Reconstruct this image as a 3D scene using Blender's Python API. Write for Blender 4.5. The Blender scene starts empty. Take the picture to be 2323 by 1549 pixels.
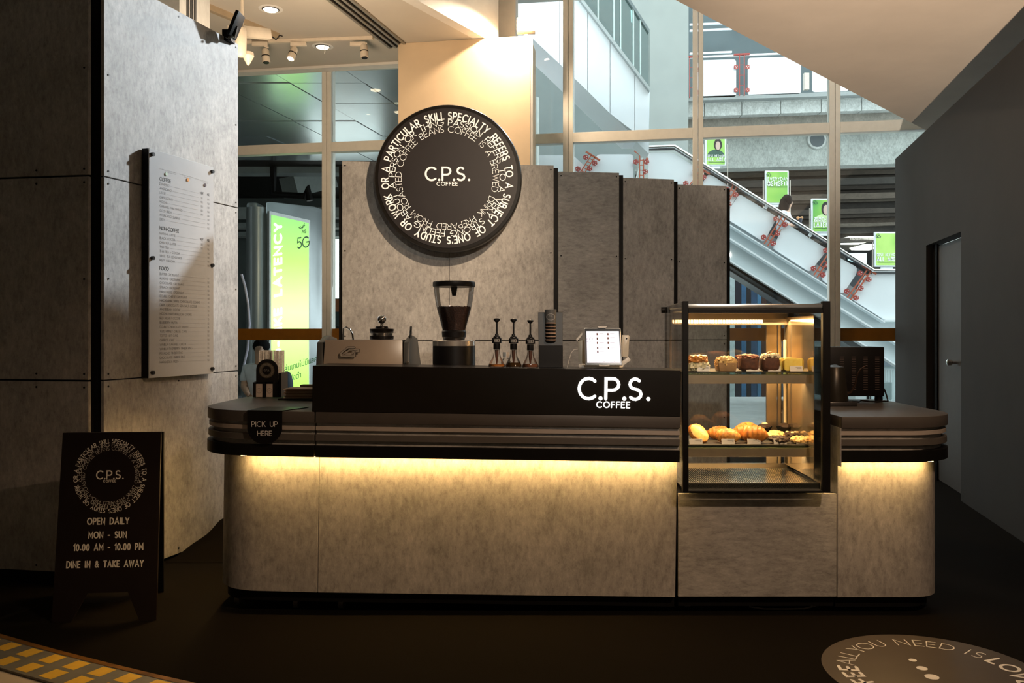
import bpy, bmesh, math, random
from mathutils import Vector, Matrix, noise
random.seed(7)
F, CX, CY, H = 1920.0, 1211.0, 755.0, 1.32      # focal length and vanishing point in photo pixels, eye height in metres

# ---------------- camera, world, lights, exposure ----------------
scn = bpy.context.scene
C = scn.collection
cam_d = bpy.data.cameras.new('camera'); cam = bpy.data.objects.new('camera', cam_d); C.objects.link(cam)
cam.location = (0, 0, H); cam.rotation_euler = (math.pi/2, 0, 0)
cam_d.sensor_width = 36; cam_d.lens = F/2323*36
cam_d.shift_x = -(CX-1161.5)/2323; cam_d.shift_y = -(774.5-CY)/2323
cam_d.clip_start = .05; cam_d.clip_end = 200
scn.camera = cam
vs = scn.view_settings
vs.view_transform = 'Standard'; vs.look = 'None'; vs.gamma = 1; vs.exposure = 0.0; vs.use_curve_mapping = False
w = bpy.data.worlds.new('daylight'); scn.world = w; w.use_nodes = True
bg = w.node_tree.nodes['Background']; bg.inputs[0].default_value = (.90, .965, 1.0, 1); bg.inputs[1].default_value = 2.7

def lamp(name, kind, loc, target, power, color, size=.1, angle=60, blend=.6, sy=None):
    d = bpy.data.lights.new(name, kind); d.energy = power; d.color = color
    if kind == 'SPOT': d.spot_size = math.radians(angle); d.spot_blend = blend; d.shadow_soft_size = size
    elif kind == 'AREA':
        d.size = size
        if sy: d.shape = 'RECTANGLE'; d.size_y = sy
    else: d.shadow_soft_size = size
    o = bpy.data.objects.new(name, d); C.objects.link(o); o.location = loc
    o.rotation_euler = (Vector(target)-Vector(loc)).to_track_quat('-Z', 'Y').to_euler()
    return o
WARM = (1.0, .65, .41)
lamp('ceiling_spot', 'SPOT', (1.9, .9, 3.38), (.35, 3.95, .50), 270, WARM, .06, 66, .9)
lamp('ceiling_spot', 'SPOT', (.9, 3.3, 3.38), (-1.15, 5.8, 1.85), 430, (1, .74, .50), .05, 50, .9)
lamp('front_fill', 'SPOT', (1.0, -1.5, 3.2), (.35, 6, 1.75), 330, (1, .92, .80), .05, 29, .7)
lamp('ceiling_spot', 'SPOT', (3.0, 1.6, 3.38), (1.9, 4.2, .4), 100, WARM, .06, 56, .9)
lamp('column_floodlight_beam', 'SPOT', (-.16, 8.92, 4.80), (-.55, 8.75, 0), 185, (1, .74, .5), .05, 160, .4)
lamp('ceiling_fill_right', 'SPOT', (1.2, -.2, .3), (2.5, 4.65, 3.45), 2600, (1, .84, .68), .06, 42, .9)  # unseen uplight added to brighten the diagonal soffit
lamp('ceiling_fill_left', 'AREA', (-2.3, 6.6, 2.7), (-2.7, 7.9, 4.5), 85, (1, .74, .50), 1.2)  # hidden upward fill added for the left ceiling; no fitting gives it
lamp('left_wall_cool_fill', 'SPOT', (1.6, 8.4, 5.0), (-2.05, 5.0, 2.5), 2100, (.86, .94, 1), .12, 36, .9)  # cool spot added inside the hall, standing in for daylight on the left panels
lamp('rear_wall_fill', 'AREA', (0, -1.4, 3.3), (0, -4.2, 1.2), 60, (1, .80, .58), 2.5)  # added light behind the viewer so the steel reflects a bright wall

# ---------------- helpers ----------------
def P(x, y, Y): return Vector(((x-CX)/F*Y, Y, H-(y-CY)/F*Y))
def Xp(x, Y): return (x-CX)/F*Y
def Zp(y, Y): return H-(y-CY)/F*Y

class MB:
    def __init__(s): s.v = []; s.f = []
    def add(s, vs_, fs):
        n = len(s.v); s.v += [Vector(p) for p in vs_]; s.f += [tuple(n+i for i in f) for f in fs]; return s
    def box(s, x0, x1, y0, y1, z0, z1):
        return s.add([(x0,y0,z0),(x1,y0,z0),(x1,y1,z0),(x0,y1,z0),(x0,y0,z1),(x1,y0,z1),(x1,y1,z1),(x0,y1,z1)],
                     [(0,3,2,1),(4,5,6,7),(0,1,5,4),(1,2,6,5),(2,3,7,6),(3,0,4,7)])
    def hexa(s, a, d):                       # front polygon a (list of points) pushed along vector d
        a = [Vector(p) for p in a]; d = Vector(d); n = len(a)
        return s.add(a+[p+d for p in a], [tuple(range(n)), tuple(range(2*n-1, n-1, -1))] +
                     [(i, i+n, (i+1) % n+n, (i+1) % n) for i in range(n)])
    def prism(s, poly, z0, z1):              # plan outline extruded upwards
        return s.hexa([(x, y, z0) for x, y in poly], (0, 0, z1-z0))
    def beam(s, p0, p1, a, b, up=(0, 0, 1)): # rectangular bar p0-p1, a wide, b along up
        p0, p1 = Vector(p0), Vector(p1); d = (p1-p0).normalized(); u = Vector(up)
        sd = d.cross(u).normalized(); u2 = sd.cross(d).normalized()
        q = [p0+sd*a/2*i+u2*b/2*j for i, j in ((-1,-1),(1,-1),(1,1),(-1,1))]
        return s.hexa(q, p1-p0)
    def tube(s, pts, r, n=8, caps=True):
        pts = [Vector(p) for p in pts]; rs = r if isinstance(r, (list, tuple)) else [r]*len(pts)
        base = len(s.v); prev = None
        for i, p in enumerate(pts):
            d = (pts[min(i+1, len(pts)-1)]-pts[max(i-1, 0)]).normalized()
            if prev is None: a = d.orthogonal().normalized()
            else: a = (prev-d*prev.dot(d)).normalized()
            prev = a; b = d.cross(a)
            s.v += [p+(a*math.cos(2*math.pi*k/n)+b*math.sin(2*math.pi*k/n))*rs[i] for k in range(n)]
        for i in range(len(pts)-1):
            for k in range(n):
                k2 = (k+1) % n; s.f.append((base+i*n+k, base+i*n+k2, base+(i+1)*n+k2, base+(i+1)*n+k))
        if caps:
            s.f.append(tuple(base+k for k in reversed(range(n)))); s.f.append(tuple(base+(len(pts)-1)*n+k for k in range(n)))
        return s
    def lathe(s, prof, c=(0, 0, 0), n=24, cap=True):   # prof: (r, z)
        return s.tube([(c[0], c[1], c[2]+z+i*1e-6) for i, (r, z) in enumerate(prof)], [max(r, 1e-4) for r, z in prof], n, cap) if False else s._lathe(prof, c, n, cap)
    def _lathe(s, prof, c, n, cap):
        b = len(s.v)
        for r, z in prof:
            s.v += [Vector((c[0]+r*math.cos(2*math.pi*k/n), c[1]+r*math.sin(2*math.pi*k/n), c[2]+z)) for k in range(n)]
        for i in range(len(prof)-1):
            for k in range(n):
                k2 = (k+1) % n; s.f.append((b+i*n+k, b+i*n+k2, b+(i+1)*n+k2, b+(i+1)*n+k))
        if cap:
            s.f.append(tuple(b+k for k in reversed(range(n)))); s.f.append(tuple(b+(len(prof)-1)*n+k for k in range(n)))
        return s
    def disc(s, c, r, nrm, t=.004, n=12):
        c = Vector(c); nrm = Vector(nrm).normalized(); return s.tube([c, c+nrm*t], r, n)
    def blob(s, c, rx, ry, rz, n=14, m=9, amp=0, fr=8, seed=0, ex=1.0):
        b = len(s.v); c = Vector(c)
        sg = lambda t: math.copysign(abs(t)**ex, t)
        for i in range(1, m):
            th = math.pi*i/m
            for k in range(n):
                ph = 2*math.pi*k/n
                d = Vector((sg(math.sin(th))*sg(math.cos(ph)), sg(math.sin(th))*sg(math.sin(ph)), sg(math.cos(th))))
                q = Vector((d.x*rx, d.y*ry, d.z*rz))
                q *= 1+amp*noise.noise(q*fr*10+Vector((seed*3.1, seed, 0)))
                s.v.append(c+q)
        s.v += [c+Vector((0, 0, rz)), c-Vector((0, 0, rz))]; t, bo = len(s.v)-2, len(s.v)-1
        for i in range(m-2):
            for k in range(n):
                k2 = (k+1) % n; s.f.append((b+i*n+k, b+(i+1)*n+k, b+(i+1)*n+k2, b+i*n+k2))
        for k in range(n):
            k2 = (k+1) % n; s.f.append((t, b+k, b+k2)); s.f.append((bo, b+(m-2)*n+k2, b+(m-2)*n+k))
        return s
    def map(s, fn, start=0):
        for i in range(start, len(s.v)): s.v[i] = Vector(fn(s.v[i]))
        return s

def build(name, mb, mat, parent=None, bevel=0, smooth=True, seg=2, local=False, **props):
    me = bpy.data.meshes.new(name)
    off = Vector((0, 0, 0))
    if parent is not None and not local:
        q = parent
        while q is not None: off += q.location; q = q.parent
    vs_ = [v-off for v in mb.v]
    org = Vector((0, 0, 0))
    if parent is None and vs_ and not local:            # top-level mesh: origin at its base
        xs = [v.x for v in vs_]; ys = [v.y for v in vs_]; zs = [v.z for v in vs_]
        org = Vector(((min(xs)+max(xs))/2, (min(ys)+max(ys))/2, min(zs))); vs_ = [v-org for v in vs_]
    me.from_pydata([tuple(v) for v in vs_], [], mb.f)
    bm = bmesh.new(); bm.from_mesh(me)
    bmesh.ops.recalc_face_normals(bm, faces=bm.faces)
    if bevel:
        ed = [e for e in bm.edges if len(e.link_faces) == 2 and e.calc_face_angle(0) > .6]
        bmesh.ops.bevel(bm, geom=ed, offset=bevel, segments=seg, affect='EDGES', profile=.5, clamp_overlap=True)
    if smooth:
        for f in bm.faces: f.smooth = True
        for e in bm.edges:
            e.smooth = not (len(e.link_faces) == 2 and e.calc_face_angle(0) > .6)
    bm.to_mesh(me); bm.free()
    me.materials.append(mat)
    o = bpy.data.objects.new(name, me); C.objects.link(o)
    if parent is not None: o.parent = parent
    o.location = org
    for k, v in props.items(): o[k] = v
    return o
def thing(name, label, cat, loc=(0, 0, 0), group=None, rz=0):
    o = bpy.data.objects.new(name, None); C.objects.link(o); o.empty_display_size = .1
    o.location = loc; o.rotation_euler = (0, 0, rz); o['label'] = label; o['category'] = cat
    if group: o['group'] = group
    bpy.context.view_layer.update()
    return o
def tag(o, label, cat, group=None):
    o['label'] = label; o['category'] = cat
    if group: o['group'] = group
    return o
def struct(name, label, loc=(0, 0, 0), cat='structure'):
    o = thing(name, label, cat, loc); o['kind'] = 'structure'; return o
def copy_tree(o, parent=None):
    c = o.copy(); C.objects.link(c)
    if parent is not None: c.parent = parent
    for ch in o.children: copy_tree(ch, c)
    return c

# ---------------- materials ----------------
def nodes_of(name):
    m = bpy.data.materials.new(name); m.use_nodes = True
    return m, m.node_tree.nodes, m.node_tree.links, m.node_tree.nodes['Principled BSDF']
def pos_map(N, L, scale=(1, 1, 1)):
    g = N.new('ShaderNodeNewGeometry'); mp = N.new('ShaderNodeMapping'); L.new(g.outputs['Position'], mp.inputs[0])
    mp.inputs['Scale'].default_value = scale; return mp.outputs[0]
def noise_n(N, L, vec, scale, det=4, rough=.6):
    n = N.new('ShaderNodeTexNoise'); n.inputs['Scale'].default_value = scale; n.inputs['Detail'].default_value = det
    n.inputs['Roughness'].default_value = rough; L.new(vec, n.inputs['Vector']); return n.outputs[0]
def ramp(N, L, fac, stops):
    r = N.new('ShaderNodeValToRGB'); L.new(fac, r.inputs[0]); e = r.color_ramp.elements
    while len(e) < len(stops): e.new(.5)
    for i, (p, c) in enumerate(stops): e[i].position = p; e[i].color = (*c, 1)
    return r.outputs[0]
def mix(N, L, a, b, fac, mode='MIX'):
    m = N.new('ShaderNodeMix'); m.data_type = 'RGBA'; m.blend_type = mode
    for k, s in (('A', a), ('B', b)):
        i = [x for x in m.inputs if x.name == k and x.type == 'RGBA'][0]
        if isinstance(s, tuple): i.default_value = (*s, 1)
        else: L.new(s, i)
    if isinstance(fac, float): m.inputs[0].default_value = fac
    else: L.new(fac, m.inputs[0])
    return [x for x in m.outputs if x.type == 'RGBA'][0]
def bump(N, L, h, b, strength, dist=.002):
    bp = N.new('ShaderNodeBump'); bp.inputs['Strength'].default_value = strength; bp.inputs['Distance'].default_value = dist
    L.new(h, bp.inputs['Height']); L.new(bp.outputs[0], b.inputs['Normal'])
def mat(name, col, rough=.5, metal=0.0, var=.08, sc=12, bmp=0.0, emit=0, ecol=None, coat=0, spec=.5, bsc=60):
    m, N, L, b = nodes_of(name)
    v = pos_map(N, L); n = noise_n(N, L, v, sc)
    c2 = tuple(max(0, x*(1-var)) for x in col); c3 = tuple(min(1, x*(1+var)) for x in col)
    L.new(ramp(N, L, n, [(.3, c2), (.7, c3)]), b.inputs['Base Color'])
    b.inputs['Roughness'].default_value = rough; b.inputs['Metallic'].default_value = metal
    b.inputs['Specular IOR Level'].default_value = spec; b.inputs['Coat Weight'].default_value = coat
    if bmp: bump(N, L, noise_n(N, L, v, bsc, 3), b, bmp)
    if emit: b.inputs['Emission Color'].default_value = (*(ecol or col), 1); b.inputs['Emission Strength'].default_value = emit
    return m
def concrete(name, lo, hi, streak=(1, 1, 1), rough=.62):
    m, N, L, b = nodes_of(name)
    v = pos_map(N, L)
    mid_ = tuple((a+c)/2 for a, c in zip(lo, hi)); q1 = tuple(a*.75+c*.25 for a, c in zip(lo, hi)); q3 = tuple(a*.25+c*.75 for a, c in zip(lo, hi))
    big = noise_n(N, L, v, 3.0, 8, .66)
    col = ramp(N, L, big, [(.30, q1), (.5, mid_), (.68, q3)])
    fine = noise_n(N, L, pos_map(N, L, tuple(46*s for s in streak)), 1.0, 9, .78)
    col = mix(N, L, col, ramp(N, L, fine, [(.37, (.45, .45, .45)), (.46, (.86, .86, .86)), (.54, (1.03, 1.03, 1.03)), (.62, (1.35, 1.35, 1.35))]), .54, 'MULTIPLY')
    patch = noise_n(N, L, pos_map(N, L, tuple(11*s**.5 for s in streak)), 1.0, 9, .82)
    col = mix(N, L, col, ramp(N, L, patch, [(.40, (.60, .61, .60)), (.49, (1, 1, 1)), (.60, (1.14, 1.14, 1.15))]), .46, 'MULTIPLY')
    L.new(col, b.inputs['Base Color']); b.inputs['Roughness'].default_value = rough
    bump(N, L, fine, b, .12, .001)
    return m
def glass(name, tint=(1, 1, 1), refl=.06, rough=.02):
    m, N, L, b = nodes_of(name)
    N.remove(b); out = [n for n in N if n.type == 'OUTPUT_MATERIAL'][0]
    tr = N.new('ShaderNodeBsdfTransparent'); n0 = noise_n(N, L, pos_map(N, L), 3)
    L.new(ramp(N, L, n0, [(.3, tint), (.7, tuple(min(1, t*1.02) for t in tint))]), tr.inputs[0])
    gl = N.new('ShaderNodeBsdfGlossy'); gl.inputs['Roughness'].default_value = rough
    fr = N.new('ShaderNodeLayerWeight'); fr.inputs[0].default_value = .25
    ma = N.new('ShaderNodeMath'); ma.operation = 'MULTIPLY_ADD'; L.new(fr.outputs['Fresnel'], ma.inputs[0]); ma.inputs[1].default_value = .8; ma.inputs[2].default_value = refl-.03
    mx = N.new('ShaderNodeMixShader'); L.new(ma.outputs[0], mx.inputs[0]); L.new(tr.outputs[0], mx.inputs[1]); L.new(gl.outputs[0], mx.inputs[2])
    L.new(mx.outputs[0], out.inputs[0]); return m
def emis(name, col, st):
    return mat(name, tuple(min(1, c) for c in col), .5, 0, .02, 6, 0, st, col)

CONC = concrete('grey_concrete_laminate', (.26, .25, .236), (.48, .465, .44), (1, 1, .45))
CONC_H = concrete('grey_concrete_laminate_brushed', (.26, .255, .245), (.48, .475, .455), (.4, .4, 1.2))
CONC_OUT = concrete('weathered_viaduct_concrete', (.38, .40, .38), (.70, .74, .72), (.6, .6, .3), .85)
BLACK = mat('black_powder_coat', (.006, .0055, .005), .5, 0, .2, spec=.15)
BLKGLOSS = mat('black_laminate_gloss', (.010, .008, .006), .34, 0, .1, spec=.25)
BLKPLASTIC = mat('black_plastic', (.010, .009, .009), .35, 0, .1, spec=.35)
DGREY = mat('dark_grey_laminate', (.085, .075, .068), .42, 0, .06, spec=.4)
MGREY = mat('charcoal_laminate', (.10, .09, .08), .5, 0, .06)
STRIP = mat('pale_taupe_laminate', (.42, .37, .33), .5, 0, .05)
WHITE = mat('white_paint', (.80, .79, .76), .6, 0, .03)
BEIGE = mat('beige_column_paint', (.80, .63, .43), .6, 0, .04, 3, .1)
CEIL = mat('ceiling_paint', (.62, .58, .51), .8, 0, .03, 2)
SOFF = mat('sloping_soffit_paint', (.66, .53, .41), .8, 0, .05, 2)
WALLG = mat('dark_grey_wall_paint', (.024, .022, .020), .8, 0, .12, 3, .15)
CARPET = mat('dark_brown_carpet', (.007, .0058, .0042), .95, 0, .35, 260, .6, bsc=500, spec=.05)
ALU = mat('cream_aluminium', (.74, .73, .67), .45, .1, .04)
STEEL = mat('brushed_steel', (.68, .66, .62), .20, 1, .06, 40)
CHROME = mat('chrome', (.80, .80, .80), .06, 1, .02)
STEELM = mat('machine_steel', (.78, .68, .57), .28, .40, .04, 6)
STEELW = mat('satin_steel', (.50, .46, .40), .32, 1, .08, 30)
PANE = glass('window_glass', (.93, .97, .96), .05)
CGLASS = glass('cabinet_glass', (.97, .99, .98), .05)
CLEAR = glass('clear_glass', (.985, .985, .98), .05)
LETTER = mat('white_lettering', (.86, .85, .83), .5, 0, .02)
LED2 = emis('warm_led_side', (1.0, .60, .21), 170)
LETTERGLOW = emis('lit_white_lettering', (1.0, .98, .93), 3.2)
LED = emis('warm_led', (1.0, .60, .21), 52)
LAMPW = emis('warm_lamp', (1.0, .82, .55), 14)
FLOOD = emis('flood_lamp', (1.0, .85, .62), 60)

# ---------------- stroke lettering ----------------
def arc(cx, cy, rx, ry, a0, a1, n=None):
    n = n or max(4, int(abs(a1-a0)/22))
    return [(cx+rx*math.cos(math.radians(a0+(a1-a0)*i/n)), cy+ry*math.sin(math.radians(a0+(a1-a0)*i/n))) for i in range(n+1)]
G = {
 'A': (.86, [[(0,0),(.43,1),(.86,0)], [(.15,.32),(.71,.32)]]),
 'B': (.60, [[(0,0),(0,1),(.32,1)]+arc(.32,.76,.24,.24,90,-90)+[(0,.52)], [(0,.52),(.34,.52)]+arc(.34,.26,.26,.26,90,-90)+[(0,0)]]),
 'C': (.86, [arc(.5,.5,.5,.5,48,312,14)]),
 'D': (.78, [[(0,0),(0,1),(.28,1)]+arc(.28,.5,.5,.5,90,-90,9)+[(0,0)]]),
 'E': (.54, [[(.54,1),(0,1),(0,0),(.54,0)], [(0,.5),(.48,.5)]]),
 'F': (.52, [[(.52,1),(0,1),(0,0)], [(0,.5),(.46,.5)]]),
 'G': (.94, [arc(.5,.5,.5,.5,48,360,15)+[(.58,.5)]]),
 'H': (.70, [[(0,0),(0,1)], [(.7,0),(.7,1)], [(0,.5),(.7,.5)]]),
 'I': (.04, [[(.02,0),(.02,1)]]),
 'J': (.46, [[(.46,1),(.46,.24)]+arc(.22,.24,.24,.24,0,-150)]),
 'K': (.64, [[(0,0),(0,1)], [(.6,1),(0,.42)], [(.2,.6),(.64,0)]]),
 'L': (.50, [[(0,1),(0,0),(.5,0)]]),
 'M': (.90, [[(0,0),(0,1),(.45,.3),(.9,1),(.9,0)]]),
 'N': (.74, [[(0,0),(0,1),(.74,0),(.74,1)]]),
 'O': (1.0, [arc(.5,.5,.5,.5,0,360,18)]),
 'P': (.60, [[(0,0),(0,1),(.32,1)]+arc(.32,.72,.28,.28,90,-90)+[(0,.44)]]),
 'Q': (1.0, [arc(.5,.5,.5,.5,0,360,18), [(.6,.3),(.95,-.05)]]),
 'R': (.62, [[(0,0),(0,1),(.32,1)]+arc(.32,.72,.28,.28,90,-90)+[(0,.44)], [(.3,.44),(.62,0)]]),
 'S': (.58, [arc(.29,.75,.25,.25,40,270,8)+arc(.29,.25,.28,.25,90,-140,8)]),
 'T': (.64, [[(0,1),(.64,1)], [(.32,1),(.32,0)]]),
 'U': (.68, [[(0,1),(0,.34)]+arc(.34,.34,.34,.34,180,360,7)+[(.68,1)]]),
 'V': (.80, [[(0,1),(.4,0),(.8,1)]]),
 'W': (1.1, [[(0,1),(.28,0),(.55,.9),(.82,0),(1.1,1)]]),
 'X': (.70, [[(0,0),(.7,1)], [(0,1),(.7,0)]]),
 'Y': (.74, [[(0,1),(.37,.46),(.74,1)], [(.37,.46),(.37,0)]]),
 'Z': (.62, [[(0,1),(.62,1),(0,0),(.62,0)]]),
 '0': (.64, [arc(.32,.5,.32,.5,0,360,16)]),
 '1': (.24, [[(0,.8),(.24,1),(.24,0)]]),
 '2': (.56, [arc(.28,.72,.28,.28,160,-40,7)+[(0,0),(.56,0)]]),
 '3': (.56, [arc(.27,.75,.25,.25,140,-90,7)+arc(.27,.25,.28,.25,90,-140,7)]),
 '4': (.60, [[(.42,0),(.42,1),(0,.26),(.6,.26)]]),
 '5': (.56, [[(.5,1),(.08,1),(.03,.56)]+arc(.26,.32,.3,.31,120,-140,8)]),
 '6': (.60, [arc(.3,.3,.3,.3,0,360,12), [(.42,1),(.04,.42)]]),
 '7': (.56, [[(0,1),(.56,1),(.18,0)]]),
 '8': (.56, [arc(.28,.74,.22,.26,0,360,12), arc(.28,.25,.28,.25,0,360,12)]),
 '9': (.60, [arc(.3,.7,.3,.3,0,360,12), [(.56,.58),(.18,0)]]),
 '-': (.36, [[(0,.42),(.36,.42)]]),
 "'": (.04, [[(.02,1),(.02,.78)]]),
 '&': (.80, [[(.78,0),(.2,.68)]+arc(.36,.78,.18,.2,200,-30,6)+[(.12,.4)]+arc(.26,.24,.24,.24,150,300,5)+[(.74,.46)]]),
 '/': (.40, [[(0,0),(.4,1)]]), 'x': (.4, [[(0,.1),(.4,.6)], [(0,.6),(.4,.1)]]),
 '.': (.10, []), ',': (.08, [[(.06,.08),(0,-.12)]]), ':': (.06, []), ' ': (.56, []),
}
def ribbon(mb, pts, hw, fn, caps=True):
    closed = len(pts) > 3 and abs(pts[0][0]-pts[-1][0]) < 1e-5 and abs(pts[0][1]-pts[-1][1]) < 1e-5
    q = [Vector(p) for p in pts]
    q = [p for i, p in enumerate(q) if i == 0 or (p-q[i-1]).length > 1e-6]
    if closed: q = q[:-1]
    n = len(q); Lf, Rt = [], []
    for i in range(n):
        a = q[i-1] if (i or closed) else None; b = q[(i+1) % n] if (i < n-1 or closed) else None
        d0 = (q[i]-a).normalized() if a is not None else None; d1 = (b-q[i]).normalized() if b is not None else None
        if d0 is None: d0 = d1
        if d1 is None: d1 = d0
        t = d0+d1
        if t.length < .2: t = d1.copy()
        t.normalize(); nn = Vector((-t.y, t.x)); c = max(.45, abs(nn.dot(Vector((-d1.y, d1.x)))))
        Lf.append(q[i]+nn*hw/c); Rt.append(q[i]-nn*hw/c)
    b0 = len(mb.v); mb.v += [Vector(fn(p.x, p.y)) for p in Lf]+[Vector(fn(p.x, p.y)) for p in Rt]
    for i in range(n if closed else n-1):
        j = (i+1) % n; mb.f.append((b0+i, b0+j, b0+n+j, b0+n+i))
    if caps and not closed:
        for i, o in ((0, q[0]-q[1]), (n-1, q[-1]-q[-2])):
            a0 = math.atan2(o.y, o.x); k0 = len(mb.v)
            mb.v += [Vector(fn(q[i].x+hw*math.cos(a0+t), q[i].y+hw*math.sin(a0+t))) for t in (-1.57, -.79, 0, .79, 1.57)]
            mb.f.append((k0, k0+1, k0+2, k0+3, k0+4))
def dotp(mb, x, y, r, fn, n=10):
    k = len(mb.v); mb.v += [Vector(fn(x+r*math.cos(6.2832*i/n), y+r*math.sin(6.2832*i/n))) for i in range(n)]; mb.f.append(tuple(range(k, k+n)))
def text_width(s, sp): return sum(G[c][0] for c in s)+sp*(len(s)-1)
def glyph(mb, c, x, h, wt, fn, caps, dot, xs=1.0):
    for st in G[c][1]: ribbon(mb, [((x+a*xs)*h, b*h) for a, b in st], wt*h/2, fn, caps)
    if c == '.': dotp(mb, (x+.05)*h, dot*h, dot*h, fn)
    if c == ':': dotp(mb, (x+.03)*h, dot*h, dot*h, fn); dotp(mb, (x+.03)*h, .6*h, dot*h, fn)
def text(mb, s, h, wt, fn, sp=.2, align=0, caps=True, dot=None, width=None):
    """s laid out with fn(u, v); align 0 centre, -1 left, 1 right"""
    xs = 1.0; sw_ = sum(G[c][0] for c in s)
    if width:
        sp = (width/h-sw_)/(len(s)-1)
        if sp < wt+.06: sp = wt+.06; xs = max(.3, (width/h-sp*(len(s)-1))/sw_)
    W = sw_*xs+sp*(len(s)-1); x = {0: -W/2, -1: 0, 1: -W}[align]
    for c in s: glyph(mb, c, x, h, wt, fn, caps, dot or wt*.62, xs); x += G[c][0]*xs+sp
    return mb
def ring_text(mb, s, r, h, wt, fn, a0, span, caps=True):
    """clockwise from angle a0 (deg) over span degrees; fn(x, y) in the disc's plane"""
    rm = r; tot = math.radians(span)*rm/h; sp = wt+.06; xs = (tot-sp*(len(s)-1))/sum(G[c][0] for c in s); x = 0
    for c in s:
        am = math.radians(a0)-((x+G[c][0]*xs/2)*h)/rm; cw = G[c][0]*xs/2
        def g(u, v, am=am): 
            ra = Vector((math.cos(am), math.sin(am))); ta = Vector((math.sin(am), -math.cos(am)))
            p = ra*(r+v)+ta*u; return fn(p.x, p.y)
        glyph(mb, c, -cw, h, wt, g, caps, wt*.6, xs); x += G[c][0]*xs+sp
    return mb
OUTER = "SPECIALTY REFERS TO A SUBJECT OF ONE'S STUDY OR WORK OR A PARTICULAR SKILL"
MIDDLE = "PASSION REFERS TO A VERY STRONG FEELING ABOUT A PERSON OR THING"
INNER = "COFFEE IS A BREWED DRINK PREPARED FROM ROASTED COFFEE BEANS"
def roundel(mb, R, fn, caps=True, k=1.0):
    ring_text(mb, OUTER, .797*R, .092*R, .175*k, fn, 89, 356, caps)
    ring_text(mb, MIDDLE, .713*R, .076*R, .12*k, fn, 89, 355, caps)
    ring_text(mb, INNER, .620*R, .080*R, .08*k, fn, 89, 355, caps)
def cps(mb, h, wt, fn, sub=True):      # the C.P.S. over COFFEE mark, centred, baseline of C.P.S. at v=0
    xs = [('C', -1.74, .93), ('.', -.68, 1), ('P', -.42, 1.05), ('.', .49, 1), ('S', .72, 1.03), ('.', 1.67, 1)]
    for c, x, k in xs:
        if c == '.': dotp(mb, x*h, .03*h, .098*h, fn, 14)
        else: glyph(mb, c, x, h*1.0, wt, fn, True, .1, k)
    if sub: text(mb, 'COFFEE', .28*h, wt*1.15, lambda u, v: fn(u-.05*h, v-.42*h), width=1.62*h)
def plane_fn(o, ux, uy):
    o, ux, uy = Vector(o), Vector(ux), Vector(uy); return lambda u, v: o+ux*u+uy*v
# ======================= STRUCTURE =======================
def ray(x, y, p0, n):                        # where a photo ray meets the plane through p0 with normal n
    d = Vector(((x-CX)/F, 1, -(y-CY)/F)); o = Vector((0, 0, H)); p0, n = Vector(p0), Vector(n)
    return o+d*((p0-o).dot(n)/d.dot(n))
# glass line of the hall
GA, GB = Vector((-2.517, 10.28, 0)), Vector((3.313, 9.30, 0)); GD = (GB-GA)/4
def gl(i): return GA+GD*i
GN = Vector((-GD.y, GD.x, 0)).normalized()   # towards the outside
CZ, RZ, VZ = 4.52, 3.45, 5.5
f = MB().box(-9.5, 9, -4.2, 10.6, -.12, 0); fl = build('floor', f, CARPET, kind='structure', label='dark brown carpeted hall floor', category='floor')
g = MB().box(-16, 16, 10.62, 60, -.3, -.14); build('ground_outside', g, mat('outdoor_paving', (.30, .31, .31), .8, 0, .15, 2), kind='structure', label='grey paving outside the glass wall', category='ground')

# ceilings
cl = struct('ceiling', 'tan ceiling over the left side of the hall', (-5, 3, CZ), 'ceiling')
e0, e1 = (-8.1, -4.2), (-.02, 10.1)
cut = [(-9.5, -4.2), e0, e1, (-2.6, 10.38), (-9.5, 11.5)]
build('ceiling_slab', MB().prism(cut, CZ, CZ+.1), CEIL, cl)
d = Vector((e1[0]-e0[0], e1[1]-e0[1], 0))
fa = MB().hexa([(e0[0], e0[1], CZ), (-.4, 9.43, CZ), (-.4, 9.43, VZ), (e0[0], e0[1], VZ)], (-.12, .04, 0)).map(lambda v: v+Vector((.006, -.003, -.0005))); build('fascia', fa, WHITE, cl, label='white upstand along the ceiling edge')
c2 = struct('ceiling_2', 'tan soffit cut diagonally above the display cabinet', (4, 3, RZ), 'ceiling')
q0, q1 = (-7.97, -4.2), (4.40, 9.2)
build('ceiling_slab', MB().prism([q0, (9, -4.2), (9, 9.4), (6.2, 9.3), q1], RZ, RZ+.12), SOFF, c2)
fb = MB().hexa([(q0[0]-.01, q0[1], RZ+.12), (q1[0]-.01, q1[1], RZ+.12), (q1[0]-.01, q1[1], VZ), (q0[0]-.01, q0[1], VZ)], (.12, -.1, 0)); build('fascia', fb, WHITE, c2)
build('ceiling_3', MB().prism([(-9.5, -4.2), (9, -4.2), (9, 9.5), (-9.5, 12)], VZ, VZ+.1), WHITE, kind='structure', label='high white roof over the double height void', category='ceiling')
# dropped cornice line upper left
tr = MB(); a_, b_ = P(395, 17, 7.9), P(630, 78, 9.05); tr.beam((a_.x, a_.y, CZ-.03), (b_.x, b_.y, CZ-.03), .05, .06)
build('trim_1', tr, mat('brown_trim', (.42, .33, .22), .6), kind='structure', label='thin brown trim line across the ceiling', category='trim')
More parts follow.
